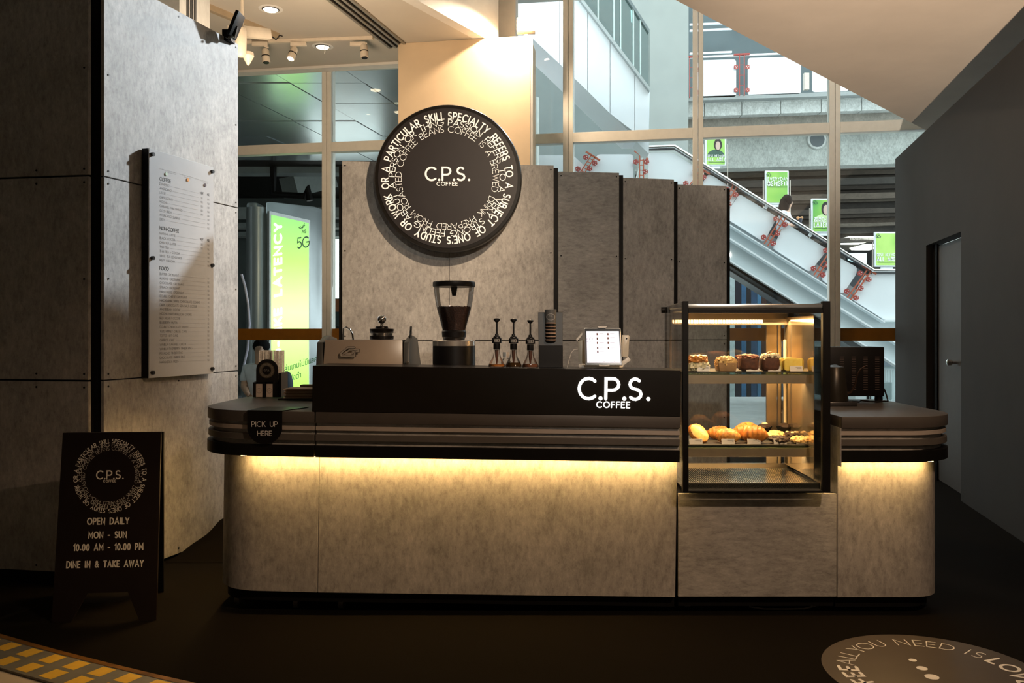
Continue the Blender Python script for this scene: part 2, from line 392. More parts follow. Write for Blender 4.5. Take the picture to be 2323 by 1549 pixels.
# closing walls
build('wall_rear', MB().box(-9.5, 9, -4.3, -4.2, 0, VZ), mat('tan_rear_wall', (.55, .46, .36), .7), kind='structure', label='tan rear wall behind the viewer', category='wall')
build('wall_far_left', MB().box(-9.6, -9.5, -4.2, 11.6, 0, VZ), WALLG, kind='structure', label='dark side wall beyond the concrete panels', category='wall')
build('wall_far_right', MB().box(9, 9.1, -4.2, 9.4, 0, VZ), WHITE, kind='structure', label='white side wall beyond the dark partition', category='wall')

# left wall of concrete panels
A0, A1 = Vector((-2.25, 4.43, 0)), Vector((-1.94, 5.553, 0)); LD = (A1-A0).normalized(); LN = Vector((LD.y, -LD.x, 0))
wl = struct('wall_left', 'tall grey concrete-look panel wall holding the menu board', tuple(A0), 'wall')
zs = [(.02, 1.068), (1.074, 2.136), (2.142, 3.215)]
Lw = (A1-A0).length
def panel(parent, p0, dr, nr, w0, z0, z1, m, screws, th=.02):
    a = p0; b = p0+dr*w0
    mb = MB().hexa([a+Vector((0,0,z0)), b+Vector((0,0,z0)), b+Vector((0,0,z1)), a+Vector((0,0,z1))], -nr*th)
    pn = build('panel', mb, m, parent, bevel=.0015, seg=1)
    sc = MB()
    for u, z in screws: sc.disc(p0+dr*u+Vector((0,0,z))-nr*.001, .0055, nr, .003, 8)
    if screws: build('screw', sc, BLACK, pn, kind='stuff')
    return pn
for z0, z1 in zs:
    s_ = [(.03, z0+.03), (.03, z1-.03), (Lw-.025, z0+.03), (Lw-.025, z1-.03), (.03, (z0+z1)/2), (Lw-.025, (z0+z1)/2), (Lw/2, z0+.03), (Lw/2, z1-.03)]
    panel(wl, A0, LD, LN, Lw, z0, z1, CONC, s_)
bk = MB().hexa([A0-LN*.022+Vector((0,0,0)), A1-LN*.022, A1-LN*.022+Vector((0,0,3.19)), A0-LN*.022+Vector((0,0,3.19))], -LN*.12); build('backing_frame', bk, BLACK, wl)
E0, E1 = Vector((-2.315, 4.40, 0)), Vector((-2.86, 4.49, 0)); ED = (E1-E0).normalized(); EN = Vector((ED.y, -ED.x, 0)); EN = EN if EN.y < 0 else -EN
w2 = struct('wall_left_2', 'dark brown concrete-look panel wall at the extreme left', tuple(E1), 'wall')
Lw2 = (E1-E0).length
for z0, z1 in [(.07, 1.066), (1.076, 2.134), (2.144, 4.3)]:
    panel(w2, E0, ED, EN, Lw2, z0, z1, CONC, [(.025, z0+.03), (.025, min(z1, 3.2)-.03), (Lw2*.55, z0+.03), (Lw2*.55, min(z1, 3.2)-.03), (.025, 1.6), (.025, 2.7)])
build('backing_frame', MB().hexa([E0-EN*.022, E1-EN*.022, E1-EN*.022+Vector((0,0,4.3)), E0-EN*.022+Vector((0,0,4.3))], -EN*.1), BLACK, w2)
build('corner_post', MB().box(-2.315, -2.262, 4.44, 4.56, 0, 4.3), BLACK, w2)
build('edge_strip', MB().beam(E1+ED*.012+Vector((0,0,.05)), E1+ED*.012+Vector((0,0,4.3)), .016, .016, (0,1,0)), mat('bare_metal_edge', (.5, .52, .52), .35, .7), w2)
build('skirting', MB().hexa([E0-EN*.006, E1-EN*.006, E1-EN*.006+Vector((0,0,.068)), E0-EN*.006+Vector((0,0,.068))], -EN*.01), BLACK, w2)
# grey pier and conduit behind the left wall
pv = MB().box(-3.75, -2.68, 6.4, 7.0, 0, 4.5); build('pillar', pv, mat('blue_grey_pier_paint', (.50, .52, .52), .7), kind='structure', label='blue-grey pier behind the left panel wall', category='pillar')
cd = MB()
for i in range(3): cd.tube([(-2.60+.028*i, 6.36, 0), (-2.60+.028*i, 6.36, 4.5)], .012, 8)
tag(build('conduit', cd, mat('grey_conduit', (.28, .29, .30), .4, .5)), 'bundle of thin grey conduits running up the pier beside the left wall', 'conduit')

# back partition: four stepped panels
wb = struct('wall_back', 'stepped grey concrete-look partition behind the counter', (0, 5.8, 0), 'wall')
segs = [((776, 5.78), (1256, 5.93)), ((1266.5, 6.153), (1404.5, 6.199)), ((1412.5, 6.394), (1529, 6.466)), ((1536, 6.683), (1648.5, 6.763))]
for k, ((xa, ya), (xb, yb)) in enumerate(segs):
    a, b = Vector((Xp(xa, ya), ya, 0)), Vector((Xp(xb, yb), yb, 0)); dr = (b-a).normalized(); nr = Vector((dr.y, -dr.x, 0)); L_ = (b-a).length
    parts = [(0, L_/2-.0015), (L_/2+.0015, L_)] if k == 0 else [(0, L_)]
    for u0, u1 in parts:
        for z0, z1 in ((.03, 1.262), (1.268, 2.493)):
            sc = [(.02, z0+.03), (u1-u0-.02, z0+.03), (.02, z1-.03), (u1-u0-.02, z1-.03), (.02, (z0+z1)/2), (u1-u0-.02, (z0+z1)/2)]
            panel(wb, a+dr*u0, dr, nr, u1-u0, z0, z1, CONC if k != 1 else CONC_H, sc)
    build('black_frame', MB().hexa([a-nr*.022+Vector((0,0,0)), b-nr*.022+dr*.006, b-nr*.022+dr*.006+Vector((0,0,2.475)), a-nr*.022+Vector((0,0,2.475))], -nr*.06), BLACK, wb)
    e = b+dr*.004-nr*.01
    build('edge_post', MB().hexa([e, e+dr*.028, e+dr*.028+Vector((0,0,2.478)), e+Vector((0,0,2.478))], -nr*.05), BLACK, wb)
a = Vector((Xp(776, 5.78), 5.78, 0))
build('edge_post', MB().box(a.x-.024, a.x-.003, 5.79, 5.86, 0, 2.46), BLACK, wb)

# column behind the sign
co = struct('column', 'broad cream column behind the round sign', (-.77, 9.3, 0), 'column')
build('column_shaft', MB().prism([(-1.5, 9.35), (-.038, 9.10), (.02, 9.6), (-1.44, 9.85)], 0, CZ), BEIGE, co, bevel=.01)
build('corner_bead', MB().box(-.036, -.012, 9.11, 9.16, 1.0, CZ-.02), WHITE, co)

# right wall with door
R0, R1 = Vector((3.844, 9.0, 0)), Vector((2.20, 1.05, 0)); RD = (R1-R0).normalized(); RN = Vector((RD.y, -RD.x, 0)); RN = RN if RN.x < 0 else -RN
wr = struct('wall_right', 'matte dark grey partition with a flush door', tuple(R0), 'wall')
def onR(x): 
    p = ray(x, CY, R0, RN); return (p-R0).dot(RD)
u0, u1 = onR(2101), onR(2180); LR = (R1-R0).length; dz = Zp(557, ray(2101, CY, R0, RN).y)
def wallbox(ua, ub, za, zb): return MB().hexa([R0+RD*ua+Vector((0,0,za)), R0+RD*ub+Vector((0,0,za)), R0+RD*ub+Vector((0,0,zb)), R0+RD*ua+Vector((0,0,zb))], -RN*.12)
for nm, a4 in (('wall_section', (0, u0, 0, 3.17)), ('wall_section', (u1, LR, 0, 3.17)), ('wall_section', (u0, u1, dz, 3.17))): build(nm, wallbox(*a4), WALLG, wr)
dr1 = struct('door_1', 'flush dark grey door set into the right partition', tuple(R0+RD*u0), 'door')
build('door_leaf', MB().hexa([R0+RD*(u0+.02)-RN*.07+Vector((0,0,.01)), R0+RD*(u1-.01)-RN*.07+Vector((0,0,.01)), R0+RD*(u1-.01)-RN*.07+Vector((0,0,dz-.02)), R0+RD*(u0+.02)-RN*.07+Vector((0,0,dz-.02))], -RN*.045), mat('dark_door_paint', (.055, .048, .042), .6), dr1)
build('door_frame', MB().hexa([R0+RD*u0-RN*.055+Vector((0,0,0)), R0+RD*(u0+.14)-RN*.055, R0+RD*(u0+.14)-RN*.055+Vector((0,0,dz)), R0+RD*u0-RN*.055+Vector((0,0,dz))], -RN*.012), BLACK, dr1)
kp = R0+RD*(onR(2149))-RN*.07; kz = Zp(822, kp.y)
build('door_knob', MB().tube([kp+Vector((0,0,kz)), kp+RN*.03+Vector((0,0,kz)), kp+RN*.04+Vector((0,0,kz)), kp+RN*.07+Vector((0,0,kz)), kp+RN*.078+Vector((0,0,kz))], [.012, .012, .026, .026, .012], 12), CHROME, dr1)

# glass curtain wall: one window per bay
bays = [-4, -3, -2, -1, 0, 1, 2, 3, 4, 5]
TZ = 3.62
for i in bays:
    p, q = gl(i), gl(i+1); L_ = GD.length; dr = GD.normalized()
    label = {-1: 'window bay beside the left panel wall, green billboard behind it', 0: 'window bay between left post and cream column', 1: 'narrow window strip right of the cream column',
             2: 'window bay showing the white slanting bridge', 3: 'window bay showing the upper escalator landing', 4: 'rightmost window bay showing the escalator foot'}.get(i, 'window bay out of sight behind panels')
    wn = struct('window_%d' % (i+5), label, tuple(p), 'window')
    def up(v, z): return v+Vector((0, 0, z))
    build('post', MB().hexa([up(p-dr*.062, 0), up(p-dr*.004, 0), up(p-dr*.004, VZ), up(p-dr*.062, VZ)], GN*.14), ALU, wn, bevel=.003, seg=1)
    build('post', MB().hexa([up(p+dr*.002, 0), up(p+dr*.055, 0), up(p+dr*.055, VZ), up(p+dr*.002, VZ)], GN*.14), ALU, wn, bevel=.003, seg=1)
    for z0, z1 in ((TZ-.10, TZ+.015), (0, .12)):
        build('transom', MB().hexa([up(p+dr*.055, z0), up(q-dr*.062, z0), up(q-dr*.062, z1), up(p+dr*.055, z1)], GN*.12), ALU, wn, bevel=.002, seg=1)
    for z0, z1 in ((.12, TZ-.10), (TZ+.015, VZ)):
        build('pane', MB().hexa([up(p+dr*.055+GN*.05, z0), up(q-dr*.062+GN*.05, z0), up(q-dr*.062+GN*.05, z1), up(p+dr*.055+GN*.05, z1)], GN*.012), PANE, wn)
    build('manifestation_band', MB().hexa([up(p+dr*.055+GN*.044, 1.232), up(q-dr*.062+GN*.044, 1.232), up(q-dr*.062+GN*.044, 1.372), up(p+dr*.055+GN*.044, 1.372)], GN*.002), mat('orange_film', (.30, .12, .008), .4, 0, .1), wn, label='orange safety strip across the glass')
# header above left bays
hd = MB().hexa([gl(-4)+Vector((0,0,CZ-.03)), gl(1.6)+Vector((0,0,CZ-.03)), gl(1.6)+Vector((0,0,VZ)), gl(-4)+Vector((0,0,VZ))], -GN*.15)
build('wall_header', hd, WHITE, kind='structure', label='white header above the left window bays', category='wall')

# ======================= COUNTER =======================
YF, YB, YP = 3.86, 3.95, 3.985
TILT = .0137
XS = Xp(708, YF)
Z = [Zp(y, YF) for y in (934, 959.5, 967, 976.5, 986, 1000, 1011, 1037)]
def rounded(pts, r):
    """pts: list of (x, y, radius)"""
    out = []; n = len(pts)
    for i in range(n):
        p = Vector(pts[i][:2]); rr = pts[i][2]
        if rr <= 0: out.append(tuple(p)); continue
        a = (Vector(pts[i-1][:2])-p).normalized(); b = (Vector(pts[(i+1) % n][:2])-p).normalized()
        for k in range(11):
            t = k/10; p0, p2 = p+a*rr, p+b*rr
            # circle-like blend
            q = p0*(1-t)**2+p*2*t*(1-t)*.999+p2*t**2; m_ = p+(a+b)*rr; v = q-m_
            q = m_+v.normalized()*rr*(1+(v.length/rr-1)*.15)
            out.append(tuple(q))
    return out
def left_plan(i, s=None):
    return rounded([(XS-.003, YF+i, 0), (XS-.003, 4.72, 0), (-1.60+(s or i), 4.72, .10), (-1.60+(s or i), YF+.03+i, .30)], .3)
def right_plan(i, s=None):
    x0 = Xp(1909.3, YF)
    return rounded([(2.0-(s or i), YF+i, .30), (2.0-(s or i), 4.90, .05), (x0, 4.90, 0), (x0, YF+i, 0)], .3)
def mid_plan(i): return [(XS+.003, YF+i), (Xp(1537, YF), YF+i), (Xp(1537, YF), 4.72), (XS+.003, 4.72)]
def counter(label, plan, org, dzz, tilt, bodyplan, plinth, ledspan):
    t = thing('counter_unit', label, 'counter', org)
    zz = [z-dzz for z in Z]
    build('worktop', MB().prism(plan(0), zz[1], zz[0]), DGREY, t, bevel=.002)
    build('core', MB().prism(plan(.022), zz[7]+.004, zz[1]-.001), CONC_H, t, label='concrete-look face behind the bands')
    build('pale_band', MB().prism(plan(.006), zz[3], zz[2]), STRIP, t, bevel=.001, seg=1, label='thin pale taupe band')
    build('charcoal_band', MB().prism(plan(.003), zz[5], zz[4]), MGREY, t, bevel=.001, seg=1)
    build('black_band', MB().prism(plan(0), zz[7], zz[6]), BLACK, t, bevel=.001, seg=1)
    build('body', MB().prism(bodyplan, .108-dzz, zz[7]-.001), CONC, t, bevel=.002, seg=1, label='concrete-look front lit from above')
    build('plinth', MB().prism(plinth, .055-dzz, .108-dzz-.001), BLACK, t)
    x0, x1 = ledspan
    build('led_strip', MB().box(x0, x1, YF+.038, YF+.066, zz[7]-.003, zz[7]-.0005), LED, t)
    if org[0] == XS and zz[0] == Z[0] and label.startswith('curved'): build('led_strip', MB().box(-1.583, -1.550, 4.26, 4.62, zz[7]-.004, zz[7]-.0005), LED2, t)
    t.rotation_euler.y = tilt
    return t
def casters(t, spots, dzz):
    for x, y in spots:
        c = build('caster', MB().tube([(x-.011, y, .0285), (x+.011, y, .0285)], .028, 14), mat('grey_caster_wheel', (.10, .09, .08), .35, .2), t)
        build('fork', MB().box(x-.017, x+.017, y-.012, y+.012, .045, .062), STEELW, c)
cu_l = counter('curved left end of the counter carrying the pick-up sign', left_plan, (XS, 4.2, .0), 0, TILT,
    rounded([(XS-.001, YB, 0), (XS-.001, 4.66, 0), (-1.53, 4.66, .05), (-1.53, YB+.02, .24)], .3),
    rounded([(XS-.001, YP, 0), (XS-.001, 4.6, 0), (-1.50, 4.6, .05), (-1.50, YP+.02, .18)], .3), (-1.36, XS-.004))
cu_m = counter('long middle section of the counter under the black riser', mid_plan, (XS, 4.2, .0), 0, TILT,
    [(XS+.001, YB), (Xp(1531, YB), YB), (Xp(1531, YB), 4.66), (XS+.001, 4.66)],
    [(XS+.001, YP), (Xp(1529, YP), YP), (Xp(1529, YP), 4.6), (XS+.001, 4.6)], (XS+.01, Xp(1532, YF)))
cu_r = counter('curved right end of the counter beside the display cabinet', right_plan, (1.41, 4.2, .0), .0232, 0,
    rounded([(1.93, YB, .16), (1.93, 4.8, .05), (1.417, 4.8, 0), (1.417, YB, 0)], .3),
    rounded([(1.90, YP, .14), (1.90, 4.75, .05), (1.42, 4.75, 0), (1.42, YP, 0)], .3), (1.43, 1.84))
for t_, sp_ in ((cu_l, [(Xp(541, 4.1), 4.1), (Xp(673, 4.06), 4.06)]), (cu_m, [(Xp(775, 4.06), 4.06), (.55, 4.2)]), (cu_r, [(1.52, 4.1), (1.85, 4.15), (1.6, 4.6)])):
    tr_ = t_.rotation_euler.y; t_.rotation_euler.y = 0
    casters(t_, sp_, 0); t_.rotation_euler.y = tr_
def lev(X, z): return z-TILT*(X-XS)          # height on the tilted sections
_x = Xp(1909.3, YF); build('side_cheek', MB().box(_x-.005, _x-.0005, YF+.001, 4.89, .733-.0232, Z[1]-.0232), CONC, cu_r, label='flat concrete-look side panel')
# black riser on the middle section
RT = Zp(829, YF)
ri = thing('counter_riser', 'long black riser box with the lit coffee shop lettering', 'riser', (XS, YF, Z[0]))
build('riser_box', MB().box(XS, Xp(1543, YF), YF-.002, 4.16, Z[0]+.0005, RT), BLKGLOSS, ri, bevel=.0015, seg=1)
lt = MB(); hL = 47/497.4
cps(lt, hL*.98, .145, plane_fn((Xp(1393, YF), YF-.006, lev(0, 0)+Zp(905, YF)+TILT*(Xp(1393, YF)-XS)), (1, 0, 0), (0, 0, 1)))
# letters are built untilted and then follow the riser's tilt
for i, v in enumerate(lt.v): pass
zfix = Zp(905, YF)+TILT*(Xp(1393, YF)-XS)-(lev(0, 0)+Zp(905, YF)+TILT*(Xp(1393, YF)-XS))
lt.map(lambda v: (v.x, v.y, v.z+zfix))
ml = MB(); 
for fc in lt.f: ml.hexa([lt.v[i] for i in fc], (0, .0035, 0))
build('lettering', ml, LETTERGLOW, ri, smooth=False, label='glowing white lettering')
ri.rotation_euler.y = TILT

# base cabinet under the display case
bc = thing('pastry_counter_unit', 'low concrete-look base box under the glass display cabinet', 'cabinet', (1.04, YB, 0))
build('front_panel', MB().box(.674, 1.413, YB, YB+.02, .088, .570), CONC_H, bc, bevel=.0015, seg=1)
build('carcass', MB().box(.680, 1.407, YB+.02, 4.6, .088, .568), BLACK, bc)
build('plinth', MB().box(.680, 1.41, YP, 4.55, .035, .087), BLACK, bc)
sc = MB()
for i in range(9): sc.disc((.73+i*.078, YB+.01, .5695), .006, (0, 0, 1), .003, 8)
build('screw', sc, STEELW, bc, kind='stuff')
cabp = [P(x, y, 4.03) for x, y in ((1700, 1376), (1735, 1384), (1790, 1387), (1825, 1380), (1850, 1374))]
for p_ in cabp: p_.z = max(p_.z, .006)
tag(build('power_cable', MB().tube(cabp, .004, 6), mat('grey_cable', (.20, .19, .17), .4)), 'thin grey cable sagging under the display base', 'cable')
for i, x in enumerate((.74, 1.35)):
    c = build('caster', MB().tube([(x-.011, 4.08, .0285), (x+.011, 4.08, .0285)], .028, 14), mat('grey_caster_wheel', (.10, .09, .08), .35, .2), bc)
# ======================= DISPLAY CABINET =======================
DX0, DX1, DZ0, DZ1 = Xp(1549, YF), Xp(1884, YF), Zp(1117, YF), Zp(689, YF)
YK = 4.42
dc = thing('display_cabinet', 'tall glass pastry display cabinet with a black frame', 'display cabinet', (1.02, YF, DZ0))
xl, xr = Xp(1562, YF), Xp(1867, YF)
build('front_frame', MB().box(DX0, xl, YF, YF+.03, DZ0, Zp(683, YF)).box(xr, DX1, YF, YF+.03, DZ0, Zp(683, YF)).box(xl, xr, YF, YF+.03, Zp(710, YF), Zp(701, YF)).box(xl, xr, YF, YF+.03, DZ0, Zp(1113.5, YF)), BLACK, dc, bevel=.001, seg=1)
build('top_trim', MB().box(DX0+.004, DX1-.012, YF+.004, YF+.05, Zp(701, YF), Zp(689, YF)), STEEL, dc, bevel=.002, label='polished steel strip along the top')
build('roof', MB().box(DX0+.02, DX1-.02, YF+.05, YK, Zp(703, YF), Zp(696, YF)), STEELW, dc)
for x0, lb in ((DX0, 'left side glass'), (DX1-.012, 'right side glass')):
    build('side_glass', MB().hexa([(x0, YF+.03, DZ0+.02), (x0, YK, DZ0+.02), (x0, YK, 1.452), (x0, YF+.03, Zp(683.5, YF))], (.010, 0, 0)), CGLASS, dc, label=lb)
build('rear_stile', MB().box(DX1-.03, DX1-.004, YK-.03, YK, DZ0, 1.455), BLACK, dc); build('rear_stile', MB().box(DX0+.004, DX0+.022, YK-.02, YK, DZ0, 1.455), BLACK, dc)
build('front_glass', MB().box(xl, xr, YF+.010, YF+.016, Zp(1113, YF), Zp(711, YF)), CGLASS, dc)
build('glass_knob', MB().disc((DX0-.001, YK-.05, Zp(703, YK-.05)), .016, (-1, 0, 0), .02, 12), BLACK, dc)
# base tray with slatted grille
build('base_tray', MB().box(xl, xr, YF+.03, YF+.045, DZ0+.008, Zp(1098, YF)).box(xl, xr, YF+.045, YK, DZ0+.004, DZ0+.02), STEEL, dc, bevel=.001, seg=1, label='steel tray at the bottom')
gr = MB(); k = 0
x = xl+.015
while x < xr-.02:
    gr.box(x, x+.0045, YF+.06, YK-.09, DZ0+.03, DZ0+.036); x += .0105
build('grille_slat', gr, STEEL, dc, kind='stuff')
build('grille_bed', MB().box(xl+.005, xr-.005, YF+.05, YK-.03, DZ0+.021, DZ0+.026), BLACK, dc)
# rear: two sliding doors (glass left half, steel framed right half)
zb, zt = DZ0+.05, 1.40
AMBER = mat('warm_steel_lining', (.62, .50, .34), .30, 1, .06, 20)
build('rear_frame', MB().box(xl, xr, YK-.02, YK, zb-.05, zb).box(xl, xr, YK-.02, YK, zt-.02, 1.45).box(xl, xl+.012, YK-.02, YK, zb, zt), AMBER, dc, bevel=.001, seg=1)
xm = Xp(1735, YK)
build('sliding_door', MB().box(xl+.012, xm, YK-.012, YK-.007, zb, zt-.02), CGLASS, dc, label='clear rear sliding door')
dfr = build('sliding_door', MB().box(xm, xm+.055, YK-.03, YK-.02, zb, zt-.02).box(xm+.06, xm+.075, YK-.03, YK-.016, zb, zt-.02), AMBER, dc, bevel=.001, seg=1, label='steel stile of the second rear door')
build('door_glass', MB().box(xm+.075, xr-.03, YK-.018, YK-.014, zb, zt-.02), glass('smoked_glass', (.65, .5, .3), .15, .05), dfr)
build('handle', MB().box(Xp(1779, YK-.05), Xp(1787, YK-.05), YK-.05, YK-.03, Zp(985, YK), Zp(770, YK)), mat('pale_handle', (.82, .74, .55), .4), dfr, bevel=.003, label='pale door handle')
pil = MB().box(Xp(1789, YK-.04), Xp(1797, YK-.04), YK-.045, YK-.02, zb, zt); build('shelf_upright', pil, STEELW, dc, label='slotted shelf upright')
sl = MB()
for i in range(24): sl.box(Xp(1792, YK-.04)-.002, Xp(1792, YK-.04)+.002, YK-.047, YK-.0452, zb+.04+i*.031, zb+.056+i*.031)
build('slots', sl, BLACK, dc, kind='stuff')
build('side_lining', MB().box(xr-.020, xr-.016, 3.93, YK-.03, zb, zt), mat('polished_amber_steel', (.70, .58, .40), .10, .9, .04, 20), dc, label='mirror-like side lining at the right')
# shelves
S1, S2 = Zp(845, 4.0), Zp(1011, 4.0)
sx0, sx1 = DX0+.016, Xp(1839, 4.0)
for zz_, nm in ((S1, 'upper'), (S2, 'lower')):
    build('glass_shelf', MB().box(sx0, sx1, 3.99, YK-.05, zz_-.008, zz_), glass('green_edge_glass', (.80, .95, .86), .08), dc, label=nm+' glass shelf')
    build('shelf_board', MB().box(sx0, sx1-.004, 4.0, YK-.06, zz_+.0005, zz_+.0045), mat('slate_board', (.05, .047, .043), .6), dc, bevel=.001, seg=1, label='thin dark serving board on the '+nm+' shelf')
    build('shelf_light_bar', MB().box(sx0, sx1, 3.995, 4.06, zz_-.052, zz_-.0085), mat('bronze_steel_'+nm, (.42, .35, .26), .33, .7), dc, bevel=.001, seg=1, label=nm+' steel light bar')
    led = MB(); n_ = 30
    for i in range(n_):
        x = sx0+.03+(sx1-sx0-.06)*i/n_; led.box(x, x+.006, 4.062, 4.078, zz_-.042, zz_-.038)
    build('led_row', led, emis('cabinet_led', (1, .62, .26), 22), dc, kind='stuff')
led = MB()
for i in range(34):
    x = xl+.004+i*.0137
    if x < xr-.01: led.box(x, x+.006, YK-.10, YK-.092, Zp(733, YK-.1), Zp(725.5, YK-.1))
build('led_row', led, emis('cabinet_led_bright', (1, .66, .30), 16), dc, kind='stuff', label='row of warm lights along the top')
build('led_housing', MB().box(xl, xr-.02, YK-.09, YK-.05, Zp(737, YK-.1), Zp(723, YK-.1)), STEELW, dc)
lamp('cabinet_top_light', 'AREA', (1.0, YK-.115, Zp(727, YK-.1)), (1.0, 4.16, 1.0), 8.5, (1, .60, .25), .58, sy=.012)
lamp('cabinet_shelf_light', 'AREA', (1.0, 4.072, S1-.045), (1.0, 4.12, 0), 4.6, (1, .62, .28), .58, sy=.012)
lamp('cabinet_base_light', 'AREA', (1.0, 4.072, S2-.045), (1.0, 4.15, 0), 5.0, (1, .66, .34), .58, sy=.012)

# pastries
def pmat(name, c1, c2, sc=40, rough=.5, b=.5, c0=None):
    m, N, L, bb = nodes_of(name); v = pos_map(N, L); n = noise_n(N, L, v, sc, 6, .65)
    L.new(ramp(N, L, n, [(.32, c1), (.62, c2)]), bb.inputs['Base Color']); bb.inputs['Roughness'].default_value = rough
    bump(N, L, n, bb, b, .004); return m
CRUST = pmat('baked_golden_crust', (.42, .15, .025), (.85, .45, .12), 45, .38)
BROWNC = pmat('baked_brown_crust', (.36, .11, .02), (.70, .29, .06), 30, .35)
CRUMB = pmat('crumble_topping', (.50, .26, .06), (.95, .70, .32), 90)
COCOA = pmat('chocolate_sponge', (.05, .015, .008), (.13, .045, .02), 70, .7)
DARKC = pmat('dark_chocolate_dough', (.02, .010, .008), (.06, .03, .02), 60, .6)
YELL = pmat('yellow_sponge', (.92, .68, .10), (1, .82, .20), 35, .7, .2)
CREAM = pmat('cream_icing', (.75, .60, .36), (.92, .84, .62), 60, .5)
PINK = pmat('berry_crumble', (.35, .10, .05), (.75, .38, .26), 80, .6)
PAPER = mat('brown_baking_paper', (.34, .20, .09), .7, 0, .15, 40)
SAND = pmat('savoury_filling', (.45, .40, .18), (.90, .82, .62), 75)
def sh(x, y, Y, z): v = P(x, y, Y); return (v.x, v.y, z)
def top(mb, name, m, label, cat, group): o = build(name, mb, m); tag(o, label, cat, group); return o
T1, T2 = S1+.0052, S2+.0052
GU, GL_ = 'pastries on the upper shelf', 'pastries on the lower shelf'
def croissant(c, L_, r, m, label, rz=0, seed=0, group=GL_):
    mb = MB(); pts = []; rs = []
    for i in range(29):
        t = i/28*2-1; pts.append((t*L_/2, .25*L_*t*t, r*.92*(1-.25*t*t)-0.000)); 
        e = max(.05, (1-abs(t)**2.6))**.8; rs.append(r*e*(1+.15*((i*.34) % 1.0)-.07))
    mb.tube(pts, rs, 14); zmin = min(v.z for v in mb.v)
    R_ = Matrix.Rotation(rz, 3, 'Z'); mb.map(lambda v: R_ @ Vector((v.x, v.y, max(0, v.z-zmin-.003)))+Vector(c))
    return top(mb, 'croissant', m, label, 'pastry', group)
def slab(name, c, sx, sy, sz, m, label, group, amp=.10, rz=0, ex=.45, seed=0, toppings=None, cat='cake'):
    t = thing(name, label, cat, c, group, rz)
    mb = MB().blob((0, 0, sz/2), sx/2, sy/2, sz/2, 40, 20, amp*1.2, 6, seed, ex); mb.map(lambda v: (v.x, v.y, max(v.z, .0)))
    build('sponge', mb, m, t, local=True)
    for nm, mm, (ox, oy, oz), (ax, ay, az), am in (toppings or []):
        build(nm, MB().blob((ox, oy, oz), ax, ay, az, 40, 16, am*1.2, 11, seed+3, .8), mm, t, local=True)
    return t
# upper shelf
u = thing('filled_pastry', 'golden puff pastry sandwich with pale creamy filling at the left of the upper shelf', 'pastry', sh(1583, 838, 4.06, T1), GU)
build('filling', MB().blob((0, 0, .024), .052, .045, .024, 44, 16, .34, 12, 2, .7).map(lambda v: (v.x, v.y, max(0, v.z))), SAND, u, local=True)
build('crust', MB().blob((-.002, 0, .054), .050, .045, .022, 44, 16, .34, 8, 5, .8), BROWNC, u, local=True)
def loaf(label, x, seed, mm, topm, tz=.0):
    t = thing('loaf_cake', label, 'cake', sh(x, 838, 4.06, T1), GU)
    mb = MB().hexa([(-.038, -.05, 0), (.038, -.05, 0), (.046, -.052, .040), (-.046, -.052, .040)], (0, .10, 0))
    build('paper_case', mb, PAPER, t, bevel=.003, local=True)
    build('top_crust', MB().blob((0, 0, .042), .047, .052, .028, 44, 18, .34, 11, seed, .8), topm, t, local=True)
loaf('crumble-topped loaf cake in a brown paper case on the upper shelf', 1646, 4, PAPER, CRUMB)
slab('chocolate_cake', sh(1697, 838, 4.06, T1), .088, .10, .074, COCOA, 'square of dark chocolate cake with pinkish berry crumble on top', GU, .08, seed=8,
     toppings=[('crumble', PINK, (0, 0, .066), (.047, .05, .014), .35)])
slab('iced_cake', sh(1745, 838, 4.06, T1), .084, .10, .070, COCOA, 'brown sponge cake topped with white icing and nuts', GU, .08, seed=11,
     toppings=[('icing', CREAM, (.006, 0, .070), (.038, .048, .015), .3), ('icing', CREAM, (-.022, -.01, .062), (.018, .035, .014), .4), ('nut', BROWNC, (0, -.01, .086), (.012, .012, .006), .3)])
for k, (x, lb) in enumerate(((1781, 'yellow butter cake slice, hindmost of the three'), (1790, 'yellow butter cake slice, middle one of the three'), (1800, 'yellow butter cake slice, nearest the cabinet front'))):
    p_ = sh(x, 838, 4.10-.03*k, T1)
    slab('butter_cake_slice', p_, .098, .024, .062, YELL, lb, 'yellow butter cake slices', .03, rz=.12, ex=.35, seed=20+k)
# lower shelf
t = thing('melon_bun', 'halved round orange-glazed bun tilted to show its cut face', 'pastry', sh(1588, 1003, 4.06, T2), GL_)
R_ = Matrix.Rotation(math.radians(38), 3, 'Y') @ Matrix.Rotation(math.radians(50), 3, 'X')
bc0 = Vector((-.006, .012, .044)); nb_ = R_ @ Vector((0, 0, 1))
build('bun', MB().blob((0, 0, 0), .055, .044, .030, 36, 16, .06, 5, 1).map(lambda v: R_ @ Vector((v.x, v.y, min(v.z, .012)))+bc0).map(lambda v: Vector((v.x, v.y, max(0, v.z)))), BROWNC, t, local=True)
build('cut_face', MB().blob((0, 0, 0), .052, .041, .006, 36, 12, .10, 14, 3).map(lambda v: R_ @ v+bc0+nb_*.012), pmat('apricot_glaze', (.85, .38, .08), (.98, .58, .20), 30, .25, .15), t, local=True)
croissant(sh(1632, 1003, 4.20, T2), .125, .034, BROWNC, 'brown croissant in the back row behind the orange bun', .2, 1)
croissant(sh(1650, 1003, 4.06, T2), .118, .036, CRUST, 'pale golden butter croissant beside the orange bun', -.35, 2)
croissant(sh(1694, 1003, 4.19, T2), .14, .044, BROWNC, 'large dark croissant in the back row behind the ringed croissant', .5, 3)
croissant(sh(1710, 1003, 4.06, T2), .122, .044, BROWNC, 'plump brown croissant in the middle of the lower shelf front', -.5, 4)
